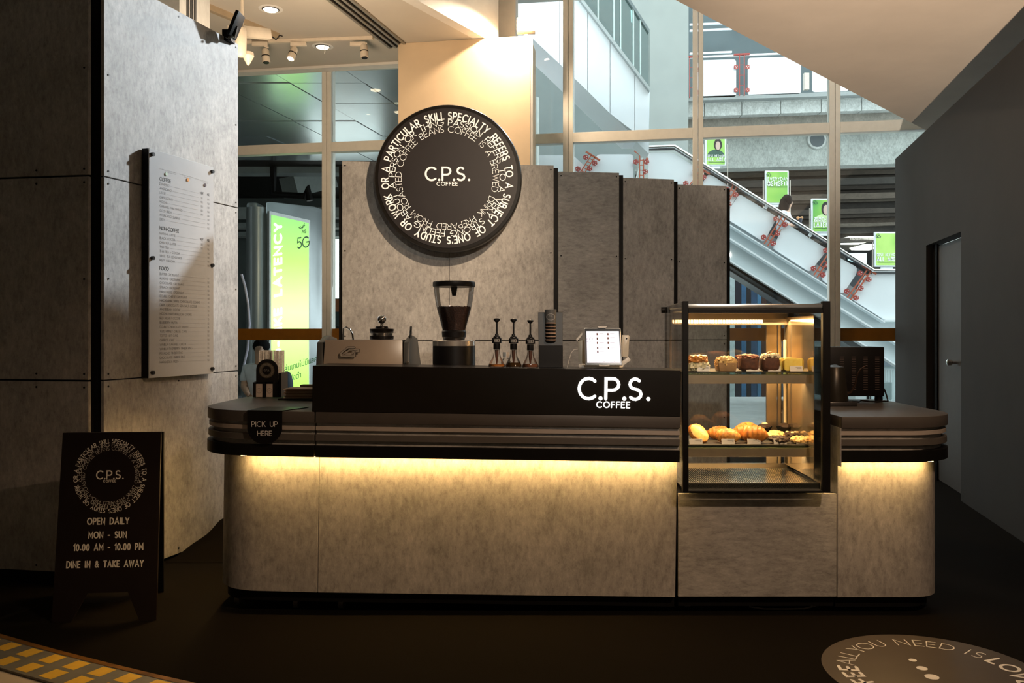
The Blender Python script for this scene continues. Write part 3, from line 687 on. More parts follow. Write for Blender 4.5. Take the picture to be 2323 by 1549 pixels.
def cookie(x, Y, r, h, m, label, seed, name='cookie', chips=None):
    t = thing(name, label, 'cookie', sh(x, 1003, Y, T2), 'cookies on the lower shelf')
    build('cookie_dough', MB().blob((0, 0, h*.5), r, r, h*.5, 40, 16, .30, 10, seed).map(lambda v: (v.x, v.y, max(0, v.z))), m, t, local=True)
    for i in range(chips or 0):
        a = i*2.4; build('marshmallow', MB().blob((r*.5*math.cos(a), r*.4*math.sin(a)-.01, h*.92), .009, .008, .006, 10, 6, .1, 9, i), CREAM, t, local=True)
cookie(1759, 4.18, .046, .046, CRUMB, 'pale brown muffin-like cookie behind the dark chocolate cookie', 1)
cookie(1768, 4.05, .044, .036, DARKC, 'lumpy dark chocolate cookie at the front of the lower shelf', 2)
cookie(1793, 4.20, .042, .040, DARKC, 'dark chocolate cookie topped with white marshmallows', 5, chips=3)
cookie(1815, 4.05, .046, .034, CRUMB, 'pale golden nut cookie at the right end of the lower shelf', 3)
for x, Y, lb, s_ in ((1716+18, 4.30, 'dark muffin in crinkled black paper behind the large croissants', 6), (1779, 4.31, 'dark muffin in black paper at the back right of the lower shelf', 7)):
    t = thing('muffin', lb, 'muffin', sh(x, 1003, Y, T2+.001), GL_)
    build('paper_case', MB().lathe([(.026, 0), (.032, .035), (.040, .052), (.030, .050)], (0, 0, 0), 12).map(lambda v: (v.x, v.y, v.z+.006*math.sin(9*math.atan2(v.y, v.x)))), BLKPLASTIC, t, local=True)
    build('top_crust', MB().blob((0, 0, .050), .034, .034, .018, 16, 8, .2, 6, s_), DARKC, t, local=True)
    if s_ == 6: build('nut', MB().blob((0, -.006, .068), .016, .012, .006, 10, 6, .3, 9, 3), CREAM, t, local=True)
# price cards
CARD = mat('white_card', (.80, .77, .72), .5, 0, .03)
def pcard(x, z, wpx, label, lines, Y=4.015):
    t = thing('price_card', label, 'card', sh(x, 800, Y, z), 'price cards in the display cabinet')
    w_ = wpx/F*Y/2; h_ = .0255
    build('card', MB().hexa([(-w_, 0, 0), (w_, 0, 0), (w_, .006, h_), (-w_, .006, h_)], (0, .0016, 0)), CARD, t, local=True, bevel=.0004, seg=1)
    ln = MB()
    for i, (a, b_) in enumerate(lines): ln.box(-w_+a*2*w_, -w_+b_*2*w_, .0005+.006*(.75-.25*i)-.0008, .0005+.006*(.75-.25*i)+.0004, h_*(.72-.25*i), h_*(.72-.25*i)+.0016)
    build('print', ln, mat('grey_print', (.12, .11, .10), .6), t, local=True)
for x, lb in ((1596, 'white price card in front of the filled puff pastry'), (1656.5, 'white price card in front of the crumble loaf'), (1708, 'white price card in front of the berry chocolate cake'), (1757, 'white price card in front of the iced cake'), (1807, 'white price card in front of the yellow slices')):
    pcard(x, T1, 29, lb, [(.45, .9), (.55, .9)])
for x, lb in ((1579, 'white price card in front of the orange bun'), (1652, 'white price card in front of the golden croissant'), (1711, 'white price card in front of the plump brown croissant'), (1770.5, 'white price card in front of the dark cookie'), (1822, 'white price card in front of the golden nut cookie')):
    pcard(x, T2, 30, lb, [(.45, .9), (.82, .9)])

# ======================= ON THE COUNTER =======================
ZC = Z[0]
def zr(X): return RT-TILT*(X-XS)             # riser top
def zc(X): return ZC-TILT*(X-XS)             # worktop top
# espresso machine (seen from its back)
mx0, mx1, YM = Xp(735, 4.22), Xp(914, 4.22), 4.22
zm = zc(-.8)+.006
em = thing('espresso_machine', 'polished steel espresso machine seen from behind on the counter', 'coffee machine', (-.85, 4.35, zm))
zt_ = Zp(770.5, YM)
build('back_panel', MB().hexa([(mx0-.012, YM-.01, zm+.05), (mx1, YM-.01, zm+.05), (mx1-.003, YM, zt_), (mx0+.005, YM, zt_)], (0, .012, 0)), STEELM, em, bevel=.002)
build('body', MB().box(mx0+.01, mx1, YM+.015, YM+.42, zm+.05, zt_-.01), BLKPLASTIC, em)
build('top_tray', MB().box(mx0+.004, mx1-.003, YM, YM+.42, zt_-.009, zt_), CHROME, em, bevel=.001, seg=1)
cheek = [(0, 0), (.44, 0), (.44, .20), (.30, .36), (.16, .375), (.02, .34), (-.015, .16)]
for x0, x1, lb in ((mx0-.04, mx0-.004, 'left dark side cheek'), (mx1+.001, mx1+.032, 'right dark side cheek')):
    build('side_cheek', MB().hexa([(x0, YM+a, zm+.0+b*.915) for a, b in cheek], (x1-x0, 0, 0)), mat('dark_grey_casting', (.10, .11, .11), .4), em, bevel=.006)
for a in (.04, .36):
    build('foot', MB().lathe([(.02, 0), (.02, .05)], (mx0+.05, YM+a, zm), 12), CHROME, em); build('foot', MB().lathe([(.02, 0), (.02, .05)], (mx1-.05, YM+a, zm), 12), CHROME, em)
xa = Xp(779, YM+.1)
build('steam_pipe', MB().tube([(xa-.002, YM+.1, zt_), (xa, YM+.1, Zp(745, YM+.1)), (xa+.012, YM+.1, Zp(742, YM+.1)), (xa+.034, YM+.1, Zp(747, YM+.1)), (xa+.046, YM+.1, Zp(757, YM+.1)), (xa+.05, YM+.1, zt_)], .0045, 8), CHROME, em)
xb = Xp(932, YM+.1)
build('steam_pipe', MB().tube([(xb-.003, YM+.1, zt_-.02), (xb, YM+.1, Zp(750, YM+.1)), (xb+.001, YM+.1, Zp(742, YM+.1)), (xb-.004, YM+.14, Zp(745, YM+.1))], .006, 8), CHROME, em)
build('drain_bolt', MB().disc((mx1+.026, YM-.012, Zp(822, YM)), .008, (0, -1, 0), .01, 10), CHROME, em)
# the angular emblem on the back
eb = MB(); o_ = P(797, 798, YM-.014); Lh = .052
efn = plane_fn(o_-Vector((0, .008, 0)), (1, 0, 0), (0, .05, 1))
out = [(.062, .022), (.028, .022), (-.012, .022), (-.046, -.006), (-.046, -.016), (-.040, -.021), (.012, -.021), (.012, .002)]
ribbon(eb, [(-.012+.028, .021), (-.016, .021), (-.050, -.006), (-.050, -.016), (-.046, -.020), (.018, -.020), (.018, -.004)], .0036, efn)
ribbon(eb, [(-.030, -.010), (-.008, .010), (.010, .010)], .0028, efn)
ribbon(eb, [(-.030, -.010), (.002, -.010)], .0028, efn)
ribbon(eb, [(.002, .012), (.036, .010), (.036, .002), (.008, .002)], .0032, efn)
ribbon(eb, [(.022, .002), (.006, -.004), (.010, -.012)], .0026, efn)
e0_ = MB()
ribbon(e0_, [(-.012+.028, .021), (-.016, .021), (-.050, -.006), (-.050, -.016), (-.046, -.020), (.018, -.020), (.018, -.004)], .0056, efn)
ribbon(e0_, [(.002, .012), (.036, .010), (.036, .002), (.008, .002)], .0052, efn); e0_.map(lambda v: v+Vector((0, .0045, 0)))
build('emblem_outline', e0_, BLACK, em, smooth=False, label='dark outline around the emblem')  # black outline that sets the emblem off from its panel
e2 = MB()
for fc in eb.f: e2.hexa([eb.v[i] for i in fc], (0, .004, 0))
build('emblem', e2, mat('satin_emblem', (.78, .74, .68), .35, .6), em, smooth=False, label='raised pale angular emblem')
# tamper / portafilter stack standing on the machine
xt = Xp(866, YM+.12); yt = YM+.12
tp = thing('tamping_press', 'black ring-stacked coffee tamping tool with chrome ball grip', 'tamper', (xt, yt, zt_+.0005))
s_ = yt/F
build('base', MB().lathe([(26*s_, 0), (27*s_, .004), (27*s_, 8*s_), (25*s_, 9*s_)], (xt, yt, zt_+.0005), 28), BLKPLASTIC, tp)
build('glass_ring', MB().lathe([(24.5*s_, 9*s_), (25.5*s_, 14.5*s_)], (xt, yt, zt_+.0005), 28), STEEL, tp)
build('upper_ring', MB().lathe([(26*s_, 14.6*s_), (27*s_, 16*s_), (26*s_, 18*s_), (27*s_, 20*s_), (27*s_, 24*s_), (15*s_, 25*s_), (14*s_, 29*s_), (12*s_, 30*s_)], (xt, yt, zt_+.0005), 28), BLKGLOSS, tp)
build('stem', MB().lathe([(4*s_, 30*s_), (3.4*s_, 33*s_), (4.4*s_, 36*s_)], (xt, yt, zt_+.0005), 14), CHROME, tp)
build('ball_grip', MB().blob((xt, yt, zt_+46*s_), 10.5*s_, 10.5*s_, 10.5*s_, 20, 12), CHROME, tp)
# grinder
YG = 4.30; xg = Xp(1030, YG); zg = zc(xg)+.002; s_ = YG/F
gd = thing('coffee_grinder', 'tall coffee grinder with a clear hopper half full of beans', 'grinder', (xg, YG, zg))
zz = lambda y: Zp(y, YG)-zg
build('body', MB().lathe([(.100, 0), (.108, .01), (.108, zz(785))], (xg, YG, zg), 40), BLKPLASTIC, gd)
build('chrome_collar', MB().lathe([(.106, zz(785)), (.1085, zz(784)), (.1085, zz(773)), (.104, zz(771.5)), (.06, zz(771))], (xg, YG, zg), 40), mat('collar_steel', (.75, .71, .66), .18, .75), gd)
build('hopper_neck', MB().lathe([(24*s_, zz(771)), (25*s_, zz(766)), (27*s_, zz(764)), (28*s_, zz(752)), (26*s_, zz(749))], (xg, YG, zg), 32), BLKPLASTIC, gd)
build('neck_ring', MB().lathe([(22*s_, zz(771)), (23*s_, zz(767)), (19*s_, zz(766))], (xg, YG, zg), 32), CHROME, gd)
hp = [(26, 749), (28, 741), (33, 722), (38.5, 702), (42.5, 682), (45, 664), (46, 651), (46, 649)]
build('hopper', MB().lathe([(r*s_, zz(y)) for r, y in hp], (xg, YG, zg), 40, cap=False), CLEAR, gd)
bn = [(1, 749.5), (25, 749), (27, 741), (32, 722), (37.3, 702), (38.4, 697.5), (34, 696), (12, 699), (.2, 697)]
beans = MB().lathe([(r*s_, zz(y)) for r, y in bn], (xg, YG, zg), 40)
BEAN = pmat('roasted_coffee_beans', (.012, .006, .004), (.07, .03, .018), 160, .45, 1.0)
rb = random.Random(3)
for i in range(70):
    a = rb.random()*6.283; rr = 37*s_*math.sqrt(rb.random()); beans.blob((xg+rr*math.cos(a), YG+rr*math.sin(a), zg+zz(697.5)+rb.random()*.004), .0052, .004, .0036, 6, 4)
for i in range(150):
    a = -rb.random()*3.1416; y = 700+rb.random()*46; rr = (37.3-(y-702)*.235)*s_-.0065; beans.blob((xg+rr*math.cos(a), YG+rr*math.sin(a), zg+zz(y)), .0048, .0036, .0036, 6, 4)
build('coffee_beans', beans, BEAN, gd, kind='stuff')
build('lid', MB().lathe([(47*s_, zz(651)), (48*s_, zz(649)), (48*s_, zz(641)), (46.5*s_, zz(639)), (2*s_, zz(638.5))], (xg, YG, zg), 40), BLKPLASTIC, gd)
build('lid_funnel', MB().lathe([(8*s_, zz(651)), (4.5*s_, zz(670)), (4*s_, zz(671))], (xg, YG, zg), 16), BLKPLASTIC, gd)
# syrup bottles with pumps
def pump_bottle(x, Y, label, liq, fill, hs=1.0):
    X = Xp(x, Y); zb_ = zr(X)+.0006; t = thing('pump_bottle', label, 'bottle', (X, Y, zb_), 'pump bottles on the riser'); s_ = Y/F
    q = lambda y: (833-y)*s_*hs
    body = [(18.5, 833), (19, 831), (18.5, 828), (14, 819), (9.5, 811), (7.2, 802), (6.4, 792)]
    build('glass_body', MB().lathe([(r*s_, q(y)+.0005) for r, y in body], (X, Y, zb_), 28), CLEAR, t)
    lq = [(17.4, 832.4), (18, 831), (17.2, 828), (17.2-(fill-3)*.6, 828-fill*.8), (.3, 828-fill*.8)]
    build('syrup', MB().lathe([(r*s_, q(y)+.001) for r, y in lq], (X, Y, zb_), 24), liq, t)
    build('dip_tube', MB().lathe([(1.4*s_, q(826)), (2.6*s_, q(816)), (3.8*s_, q(808)), (4.2*s_, q(794))], (X, Y, zb_), 12), mat('dark_dip_tube', (.10, .045, .03), .4), t)
    build('neck_label', MB().lathe([(7.4*s_, q(793.5)), (7.8*s_, q(792)), (7.8*s_, q(779.5))], (X, Y, zb_), 24), BLKPLASTIC, t)
    cp = build('pump_collar', MB().lathe([(10.5*s_, q(779)), (10.8*s_, q(777.5)), (10.8*s_, q(768)), (8.4*s_, q(766.5)), (8*s_, q(764.5)), (4.5*s_, q(762)), (4.2*s_, q(758.5)), (2.4*s_, q(757))], (X, Y, zb_), 24), BLKPLASTIC, t)
    num = MB(); text(num, '1883', 6.2*s_, .14, lambda u, v: (X+u, Y-math.sqrt(max(0, (10.95*s_)**2-u*u)), zb_+q(776)+v), sp=.10, caps=False)
    build('number', num, mat('grey_number', (.45, .43, .40), .5), cp, smooth=False)
    build('pump_stem', MB().lathe([(2.1*s_, q(757)), (2.1*s_, q(731))], (X, Y, zb_), 12), BLKPLASTIC, t)
    build('pump_head', MB().lathe([(3.4*s_, q(731.5)), (5*s_, q(730)), (5.2*s_, q(728.5)), (7.2*s_, q(727.5)), (7.4*s_, q(724.5)), (5*s_, q(723)), (1*s_, q(722.6))], (X, Y, zb_), 20), BLKPLASTIC, t)
def liquid(name, c): return mat(name, c, .08, 0, .1, 10, spec=.6)
pump_bottle(1127, 3.97, 'pump bottle with a thin layer of amber syrup, farthest from the cup sleeves', liquid('amber_syrup', (.45, .17, .04)), 1.5)
pump_bottle(1165, 3.965, 'pump bottle with dark syrup, middle one of three', liquid('dark_syrup', (.05, .025, .008)), 7)
pump_bottle(1203, 3.96, 'pump bottle of brown syrup right beside the black sleeve dispenser', liquid('brown_syrup', (.18, .075, .04)), 4, .985)
X = Xp(1148, 4.08); t = thing('small_bottle', 'small round clear bottle with a white screw cap behind the pump bottles', 'bottle', (X, 4.08, zr(X)+.0006)); s_ = 4.08/F; zb_ = zr(X)+.0006
build('glass_body', MB().lathe([(9*s_, 0), (11*s_, .006), (11.5*s_, .018), (8*s_, .034), (6*s_, .038), (6*s_, .042)], (X, 4.08, zb_), 24), CLEAR, t)
build('cap', MB().lathe([(7*s_, .042), (7.2*s_, .044), (7.2*s_, .066), (6.6*s_, .068)], (X, 4.08, zb_), 24), mat('white_cap', (.75, .73, .68), .5), t)
# sleeve / lid dispenser
YD = 4.0; X0, X1 = Xp(1221.5, YD), Xp(1277, YD); zb_ = zr((X0+X1)/2)+.0008
sd = thing('cup_sleeve_dispenser', 'tall black dispenser holding a column of stacked cup sleeves', 'dispenser', ((X0+X1)/2, YD+.08, zb_))
build('lower_box', MB().box(X0+.001, X1-.001, YD-.025, YD+.13, zb_, Zp(784, YD)), BLKPLASTIC, sd, bevel=.001, seg=1)
build('back_panel', MB().hexa([(X0+.001, YD, Zp(784, YD)), (X1-.001, YD, Zp(784, YD)), (X1, YD+.02, Zp(708, YD)), (X0-.002, YD+.02, Zp(708, YD))], (0, .03, 0)), mat('dark_slate_plastic', (.045, .048, .05), .45), sd, bevel=.001, seg=1)
xs_ = Xp(1249.5, YD-.03); s_ = YD/F
build('channel', MB().lathe([(11.5*s_, 0), (11.5*s_, 42*s_)], (xs_, YD+.005, Zp(775, YD)), 20), BLACK, sd)
for i in range(6):
    sv = build('cup_sleeve' if False else 'sleeve_rim', MB().lathe([(11.2*s_, 0), (12.2*s_, .002), (12.2*s_, .0045), (11.2*s_, .006)], (xs_, YD-.004+.002*i, Zp(772.5-7.6*i, YD)), 24), mat('kraft_rim', (.45, .30, .22), .6), sd)
zt0 = Zp(733, YD)
build('top_sleeve', MB().lathe([(12*s_, 0), (13.4*s_, 31*s_), (12.6*s_, 31.5*s_)], (xs_, YD+.008, zt0), 28), mat('grey_card_sleeve', (.10, .10, .098), .55), sd, label='dark grey printed sleeve on top of the stack')
rg = MB(); rfn = lambda u, v: (xs_+u, YD+.008-math.sqrt(max(1e-6, (12.9*s_)**2-u*u))-.0012, zt0+14*s_+v)
ribbon(rg, arc(0, 0, 9.5*s_, 7*s_, 0, 360, 24), .0012, rfn); text(rg, 'CPS', .006, .2, rfn, sp=.3, caps=False)
build('printed_roundel', rg, mat('grey_print_light', (.38, .37, .35), .6), sd, smooth=False)
# tablet point of sale
YT = 3.97; tb = thing('tablet', 'tablet with a bright drinks menu screen in a white stand', 'tablet', (Xp(1367, YT), YT, zr(Xp(1367, YT))))
cs = [P(1325, 744, YT+.03), P(1408, 744, YT+.03), P(1412.5, 829, YT-.01), P(1327.5, 829, YT-.01)]
WPL = mat('white_plastic', (.72, .70, .65), .4, 0, .02)
TBZ = mat('tablet_bezel', (.01, .01, .01), .15)
def quad_inset(q, a, b, c, d):   # fractions from left, right, top, bottom
    def at(u, v): return q[0]*(1-u)*(1-v)+q[1]*u*(1-v)+q[2]*u*v+q[3]*(1-u)*v
    return [at(a, c), at(1-b, c), at(1-b, 1-d), at(a, 1-d)]
build('casing', MB().hexa(cs, (0, .010, 0)), mat('silver_tablet_edge', (.55, .56, .57), .3, .6), tb, bevel=.004)
build('bezel', MB().hexa([p+Vector((0, -.0006, 0)) for p in quad_inset(cs, .022, .022, .02, .02)], (0, .002, 0)), TBZ, tb, bevel=.0006, seg=1)
scq = quad_inset(cs, .06, .055, .085, .075)
build('screen', MB().hexa([p+Vector((0, -.0012, 0)) for p in scq], (0, .0008, 0)), emis('tablet_screen', (.86, .86, 1.0), .85), tb, smooth=False, label='bright white menu screen')
ic = MB(); ic2 = MB()
ux = (scq[1]-scq[0]); uy = (scq[3]-scq[0])
def sp_(u, v): return scq[0]+ux*u+uy*v+Vector((0, -.0016, 0))
def rect(mb, u0, v0, u1, v1): mb.hexa([sp_(u0, v0), sp_(u1, v0), sp_(u1, v1), sp_(u0, v1)], (0, .0003, 0))
for cx_, rows in ((.33, (.06, .2, .34, .5, .62)), (.66, (.06, .19, .34, .5))):
    for v in rows:
        rect(ic, cx_-.022, v, cx_+.022, v+.07); rect(ic2, cx_+.06, v+.01, cx_+.20, v+.018); rect(ic2, cx_+.06, v+.035, cx_+.14, v+.04)
for u, v in ((.06, .96), (.5, .955), (.82, .955)): rect(ic, u, v, u+.02, v+.015)
rect(ic2, .15, .75, .24, .755); rect(ic2, .30, .75, .7, .755)
build('menu_icons', ic, mat('screen_icons', (.20, .09, .07), .5, 0, .6, 60), tb, smooth=False)
build('menu_text', ic2, mat('screen_text', (.45, .45, .5), .5), tb, smooth=False)
cf = MB()
for ch, u, v in (('C', .12, .20), ('O', .02, .27), ('F', .10, .27), ('F', .18, .27), ('E', .02, .35), ('E', .11, .35)):
    text(cf, ch, .0055, .16, lambda a, b, u=u, v=v: sp_(u, v)+Vector((a, -.0002, b)), caps=False)
build('menu_lettering', cf, mat('screen_text_dark', (.12, .12, .14), .5), tb, smooth=False)
build('clip', MB().hexa([P(1355, 739.5, YT+.02), P(1378, 739.5, YT+.02), P(1374, 744, YT+.02), P(1358, 744, YT+.02)], (0, .025, 0)), WPL, tb, bevel=.001, seg=1, label='upper white clip')
build('clip', MB().hexa([P(1358, 826.5, YT-.018), P(1366, 828.5, YT-.018), P(1375, 828.5, YT-.018), P(1383, 826.5, YT-.018), P(1382, 831, YT-.018), P(1359, 831, YT-.018)], (0, .03, 0)), WPL, tb, bevel=.001, seg=1, label='lower white clip')
zb_ = zr(Xp(1360, 4.05))+.0006
st = thing('tablet_stand', 'white till stand with a card reader behind the tablet', 'stand', (Xp(1365, 4.05), 4.05, zb_))
build('base', MB().prism([(Xp(1311, 4.05), 4.0), (Xp(1325, 4.0), 3.99), (Xp(1405, 4.0), 3.99), (Xp(1413, 4.05), 4.03), (Xp(1405, 4.1), 4.14), (Xp(1314, 4.1), 4.14)], zb_+.002, zb_+.014), WPL, st, bevel=.003)
build('back_column', MB().hexa([P(1311, 772, 4.04), P(1328, 770, 4.04), P(1328, 826, 4.04), P(1311, 822, 4.04)], (.11, .07, 0)), mat('cream_plastic', (.50, .46, .38), .45), st, bevel=.004)
build('left_wing', MB().hexa([P(1306, 771, 4.02), P(1310, 773.5, 4.02), P(1323, 757, 4.02), P(1321, 754, 4.02)], (0, .05, 0)), WPL, st, bevel=.001, seg=1)
build('phone_cradle', MB().hexa([P(1411, 760, 4.03), P(1426, 760, 4.03), P(1428, 763, 4.03), P(1425, 811, 4.03), P(1412, 809, 4.03)], (0, .012, 0)), mat('cream_phone', (.60, .55, .45), .35), st, bevel=.002)
build('camera_dot', MB().disc(P(1421.5, 768, 4.028), .0035, (0, -1, 0), .001, 12), BLKPLASTIC, st)
build('cradle_arm', MB().beam(P(1409, 827, 4.03), P(1428, 813, 4.03), .02, .012, (0, 1, 0)), WPL, st, bevel=.002)
tag(build('charging_cable', MB().tube([P(1311, 792, 4.03), P(1302, 793, 4.03), P(1296, 800, 4.03), P(1291, 815, 4.03), (Xp(1287, 4.03), 4.03, zr(.3)+.003)], .0016, 6), WPL), 'thin white charging cable dropping from the tablet stand', 'cable')
# black oven, kettle and scale on the right section
ZR = ZC-.0232
YO = 4.68
ov = thing('toaster_oven', 'black vented oven standing on the right worktop', 'oven', (Xp(1945, YO), YO+.15, ZR))
ox0, ox1 = Xp(1868, YO), Xp(2007, YO); oz0, oz1 = Zp(899, YO), Zp(787, YO)
build('body', MB().box(ox0, ox1, YO, 4.89, oz0, oz1), mat('black_oven_paint', (.008, .007, .007), .5, spec=.2), ov, bevel=.006)
vt = MB()
for cx_ in (1910, 1937, 1963.5, 1990):
    for i in range(15):
        if cx_ == 1910 and i > 4 and i < 15: pass
        vt.box(Xp(cx_-4.8, YO), Xp(cx_+4.8, YO), YO-.001, YO+.002, Zp(810.5+5.25*i, YO), Zp(808.5+5.25*i, YO))
build('vent_slots', vt, mat('vent_edge', (.085, .06, .05), .4), ov, kind='stuff')
for x in (1900, 1993): build('foot', MB().lathe([(.02, 0), (.022, .01), (.020, oz0-ZR)], (Xp(x, YO+.05), YO+.05, ZR+.0004), 12), BLKPLASTIC, ov)
tag(build('oven_cable', MB().tube([(Xp(2010.5, YO), YO+.03, .99+.02), (Xp(2014, YO), YO+.02, ZR+.04), (Xp(2011, YO), YO-.02, ZR+.008), (Xp(1985, YO), YO-.04, ZR+.006), (Xp(1965, YO), YO-.05, ZR+.008), (Xp(1950, YO), YO-.02, ZR+.012), (Xp(1940, YO), YO-.06, ZR+.006), (Xp(1930, YO), YO-.02, ZR+.006)], .0045, 8), BLKPLASTIC), 'black mains cable looping in front of the oven feet', 'cable')
YS = 4.42
tag(build('coffee_scale', MB().box(Xp(1872, YS), Xp(1945, YS), YS-.005, YS+.15, ZR+.0005, ZR+.022), mat('black_scale', (.03, .029, .03), .3), bevel=.004), 'flat black coffee scale under the gooseneck kettle', 'scale')
zk = ZR+.0226; xk = Xp(1893, YS+.07); yk = YS+.07
kt = thing('gooseneck_kettle', 'matte black gooseneck kettle on the coffee scale', 'kettle', (xk, yk, zk))
build('body', MB().lathe([(.068, 0), (.070, .006), (.052, Zp(834, yk)-zk), (.048, Zp(832, yk)-zk)], (xk, yk, zk), 32), mat('satin_black_kettle', (.035, .03, .022), .32, .4), kt)
build('lid', MB().lathe([(.048, 0), (.030, .004), (.018, .010), (.004, .012)], (xk, yk, Zp(832, yk)), 28), BLKPLASTIC, kt)
build('spout', MB().tube([P(1918, 893, yk-.02), P(1930, 890, yk-.03), P(1940, 872, yk-.04), P(1945, 850, yk-.045), P(1952, 838, yk-.05), P(1962, 831, yk-.05), P(1967, 830, yk-.05)], [.008, .006, .005, .0045, .0042, .004, .004], 10), mat('copper_edge_black', (.09, .055, .04), .25, .7), kt)

# straw and sugar holder on the left section
YH = 4.60; xh = Xp(606, YH); zh = zc(xh)+.004
hd_ = thing('straw_holder', 'black condiment holder with upright straws and sugar sachets', 'holder', (xh, YH, zh-.0035))
zz = lambda y: Zp(y, YH)
build('lower_tray', MB().box(Xp(574, YH), Xp(584-4, YH), YH, YH+.12, zh, zz(867)).box(Xp(596, YH), Xp(602, YH), YH, YH+.12, zh, zz(867)).box(Xp(619, YH), Xp(631, YH), YH, YH+.12, zh, zz(867)).box(Xp(574, YH), Xp(631, YH), YH+.02, YH+.12, zh, zz(866)), BLKPLASTIC, hd_)
dom = [P(581, 866, YH-.01), P(631, 866, YH-.01)]+[P(606+25*math.cos(math.radians(a)), 839-24.5*math.sin(math.radians(a)), YH-.01) for a in range(0, 181, 15)]
build('front_plate', MB().hexa(dom, (0, .006, 0)), BLKPLASTIC, hd_, smooth=False, label='arched front plate with the shop roundel')
rn = MB(); c0 = P(605, 840, YH-.0112)
fn = plane_fn(c0, (1, 0, 0), (0, 0, 1)); rr = .036
build('roundel_window', MB().disc(c0+Vector((0, .0010, 0)), rr+.006, (0, -1, 0), .0008, 28), mat('reflective_window', (.20, .17, .13), .2, .5), hd_)
build('roundel_center', MB().disc(c0+Vector((0, .0006, 0)), rr*.66, (0, -1, 0), .0008, 28), BLKPLASTIC, hd_)
roundel(rn, rr*1.15, plane_fn(c0-Vector((0, .0012, 0)), (1, 0, 0), (0, 0, 1)), False, .7); cps(rn, .0085, .17, plane_fn(c0-Vector((0, .0014, .003)), (1, 0, 0), (0, 0, 1)), False)
build('lettering', rn, mat('dim_print', (.36, .34, .30), .5), hd_, smooth=False)
build('side_box', MB().box(Xp(631, YH), Xp(637, YH), YH+.01, YH+.13, zh, zz(846)), BLKPLASTIC, hd_)
sw = random.Random(5)
for i in range(30):
    x = Xp(581, YH)+.127*((i % 15)+.5)/15; y = YH+.03+.05*(i//15)+sw.random()*.01; tt = zz(793+sw.random()*3); dx = (sw.random()-.5)*.006
    if i == 0:
        st0 = build('drinking_straw', MB().hexa([(-.0042, -.0012, 0), (.0042, -.0012, 0), (.0042, .0012, 0), (-.0042, .0012, 0)], (0, 0, tt-zh-.022)), mat('wrapped_straw', (.86, .82, .76), .6, 0, .2, 120), local=True)
        tag(st0, 'white paper-wrapped straw standing in the black holder', 'straw', 'wrapped straws in the holder'); o = st0
    else: o = st0.copy(); C.objects.link(o)
    o.location = (x, y, zh+.022); o.rotation_euler = (0, (sw.random()-.5)*.03, sw.random()*.8)
build('straw_floor', MB().box(Xp(578, YH), Xp(632, YH), YH+.005, YH+.11, zh+.012, zh+.0215), BLKPLASTIC, hd_)
for k, (xa_, lb) in enumerate(((587.5, 'white sugar sachets with round print, left stack in the black holder'), (611, 'white sugar sachets with round print, right stack in the black holder'))):
    t = thing('sugar_sachet', lb, 'sachet', (Xp(xa_, YH), YH+.006, zh+.0005), 'sugar sachets in the holder')
    build('packet', MB().box(Xp(xa_-7.5, YH), Xp(xa_+7.5, YH), YH+.003, YH+.012, zh+.0005, zz(871)), mat('sachet_paper', (.70, .60, .52), .6), t, bevel=.001, seg=1)
    r_ = MB(); ribbon(r_, arc(0, 0, .0125, .0135, 0, 360, 20), .0007, plane_fn((Xp(xa_, YH), YH+.0018, zz(886)), (1, 0, 0), (0, 0, 1))); text(r_, 'CPS', .003, .2, plane_fn((Xp(xa_, YH), YH+.0018, zz(886.5)), (1, 0, 0), (0, 0, 1)), caps=False)
    build('printed_roundel', r_, mat('grey_print2', (.25, .23, .2), .6), t, smooth=False)
# napkins, tray
YN = 4.45; xn = Xp(676, YN); zn = zc(xn)
tag(build('serving_tray', MB().box(Xp(632, YN+.02), -1.10, YN, YN+.22, zn+.003, zn+.010), BLKPLASTIC, bevel=.002), 'thin black tray under the stack of napkins', 'tray')
for i in range(7):
    o = build('napkin_stack' if False else 'paper_napkin', MB().box(Xp(640, YN)+.004*(i % 3), -1.106-.003*(i % 2), YN+.02+.005*(i % 2), YN+.17, zn+.0105+.0075*i, zn+.0165+.0075*i), mat('kraft_napkin', (.30, .22, .15) if i % 2 else (.48, .38, .29), .8), bevel=.001, seg=1)
    tag(o, 'folded kraft paper napkin on the black tray, '+['lowest in its stack', 'second from the bottom', 'third from the bottom', 'middle of the seven', 'third from the top', 'second from the top', 'topmost in its stack'][i], 'napkin', 'stacked napkins beside the riser')
tag(build('wooden_board', MB().box(Xp(671, YN+.1), -1.10, YN+.18, YN+.24, Zp(879, YN+.15), Zp(873.5, YN+.15)), mat('oak_board', (.32, .25, .16), .6), bevel=.002), 'small wooden board resting above the napkins beside the riser', 'board')
tag(build('box', MB().box(Xp(672, YN+.1), -1.104, YN+.181, YN+.235, zn+.001, Zp(879, YN+.15)-.0005), BLKPLASTIC), 'black box behind the napkins under the wooden board', 'box')

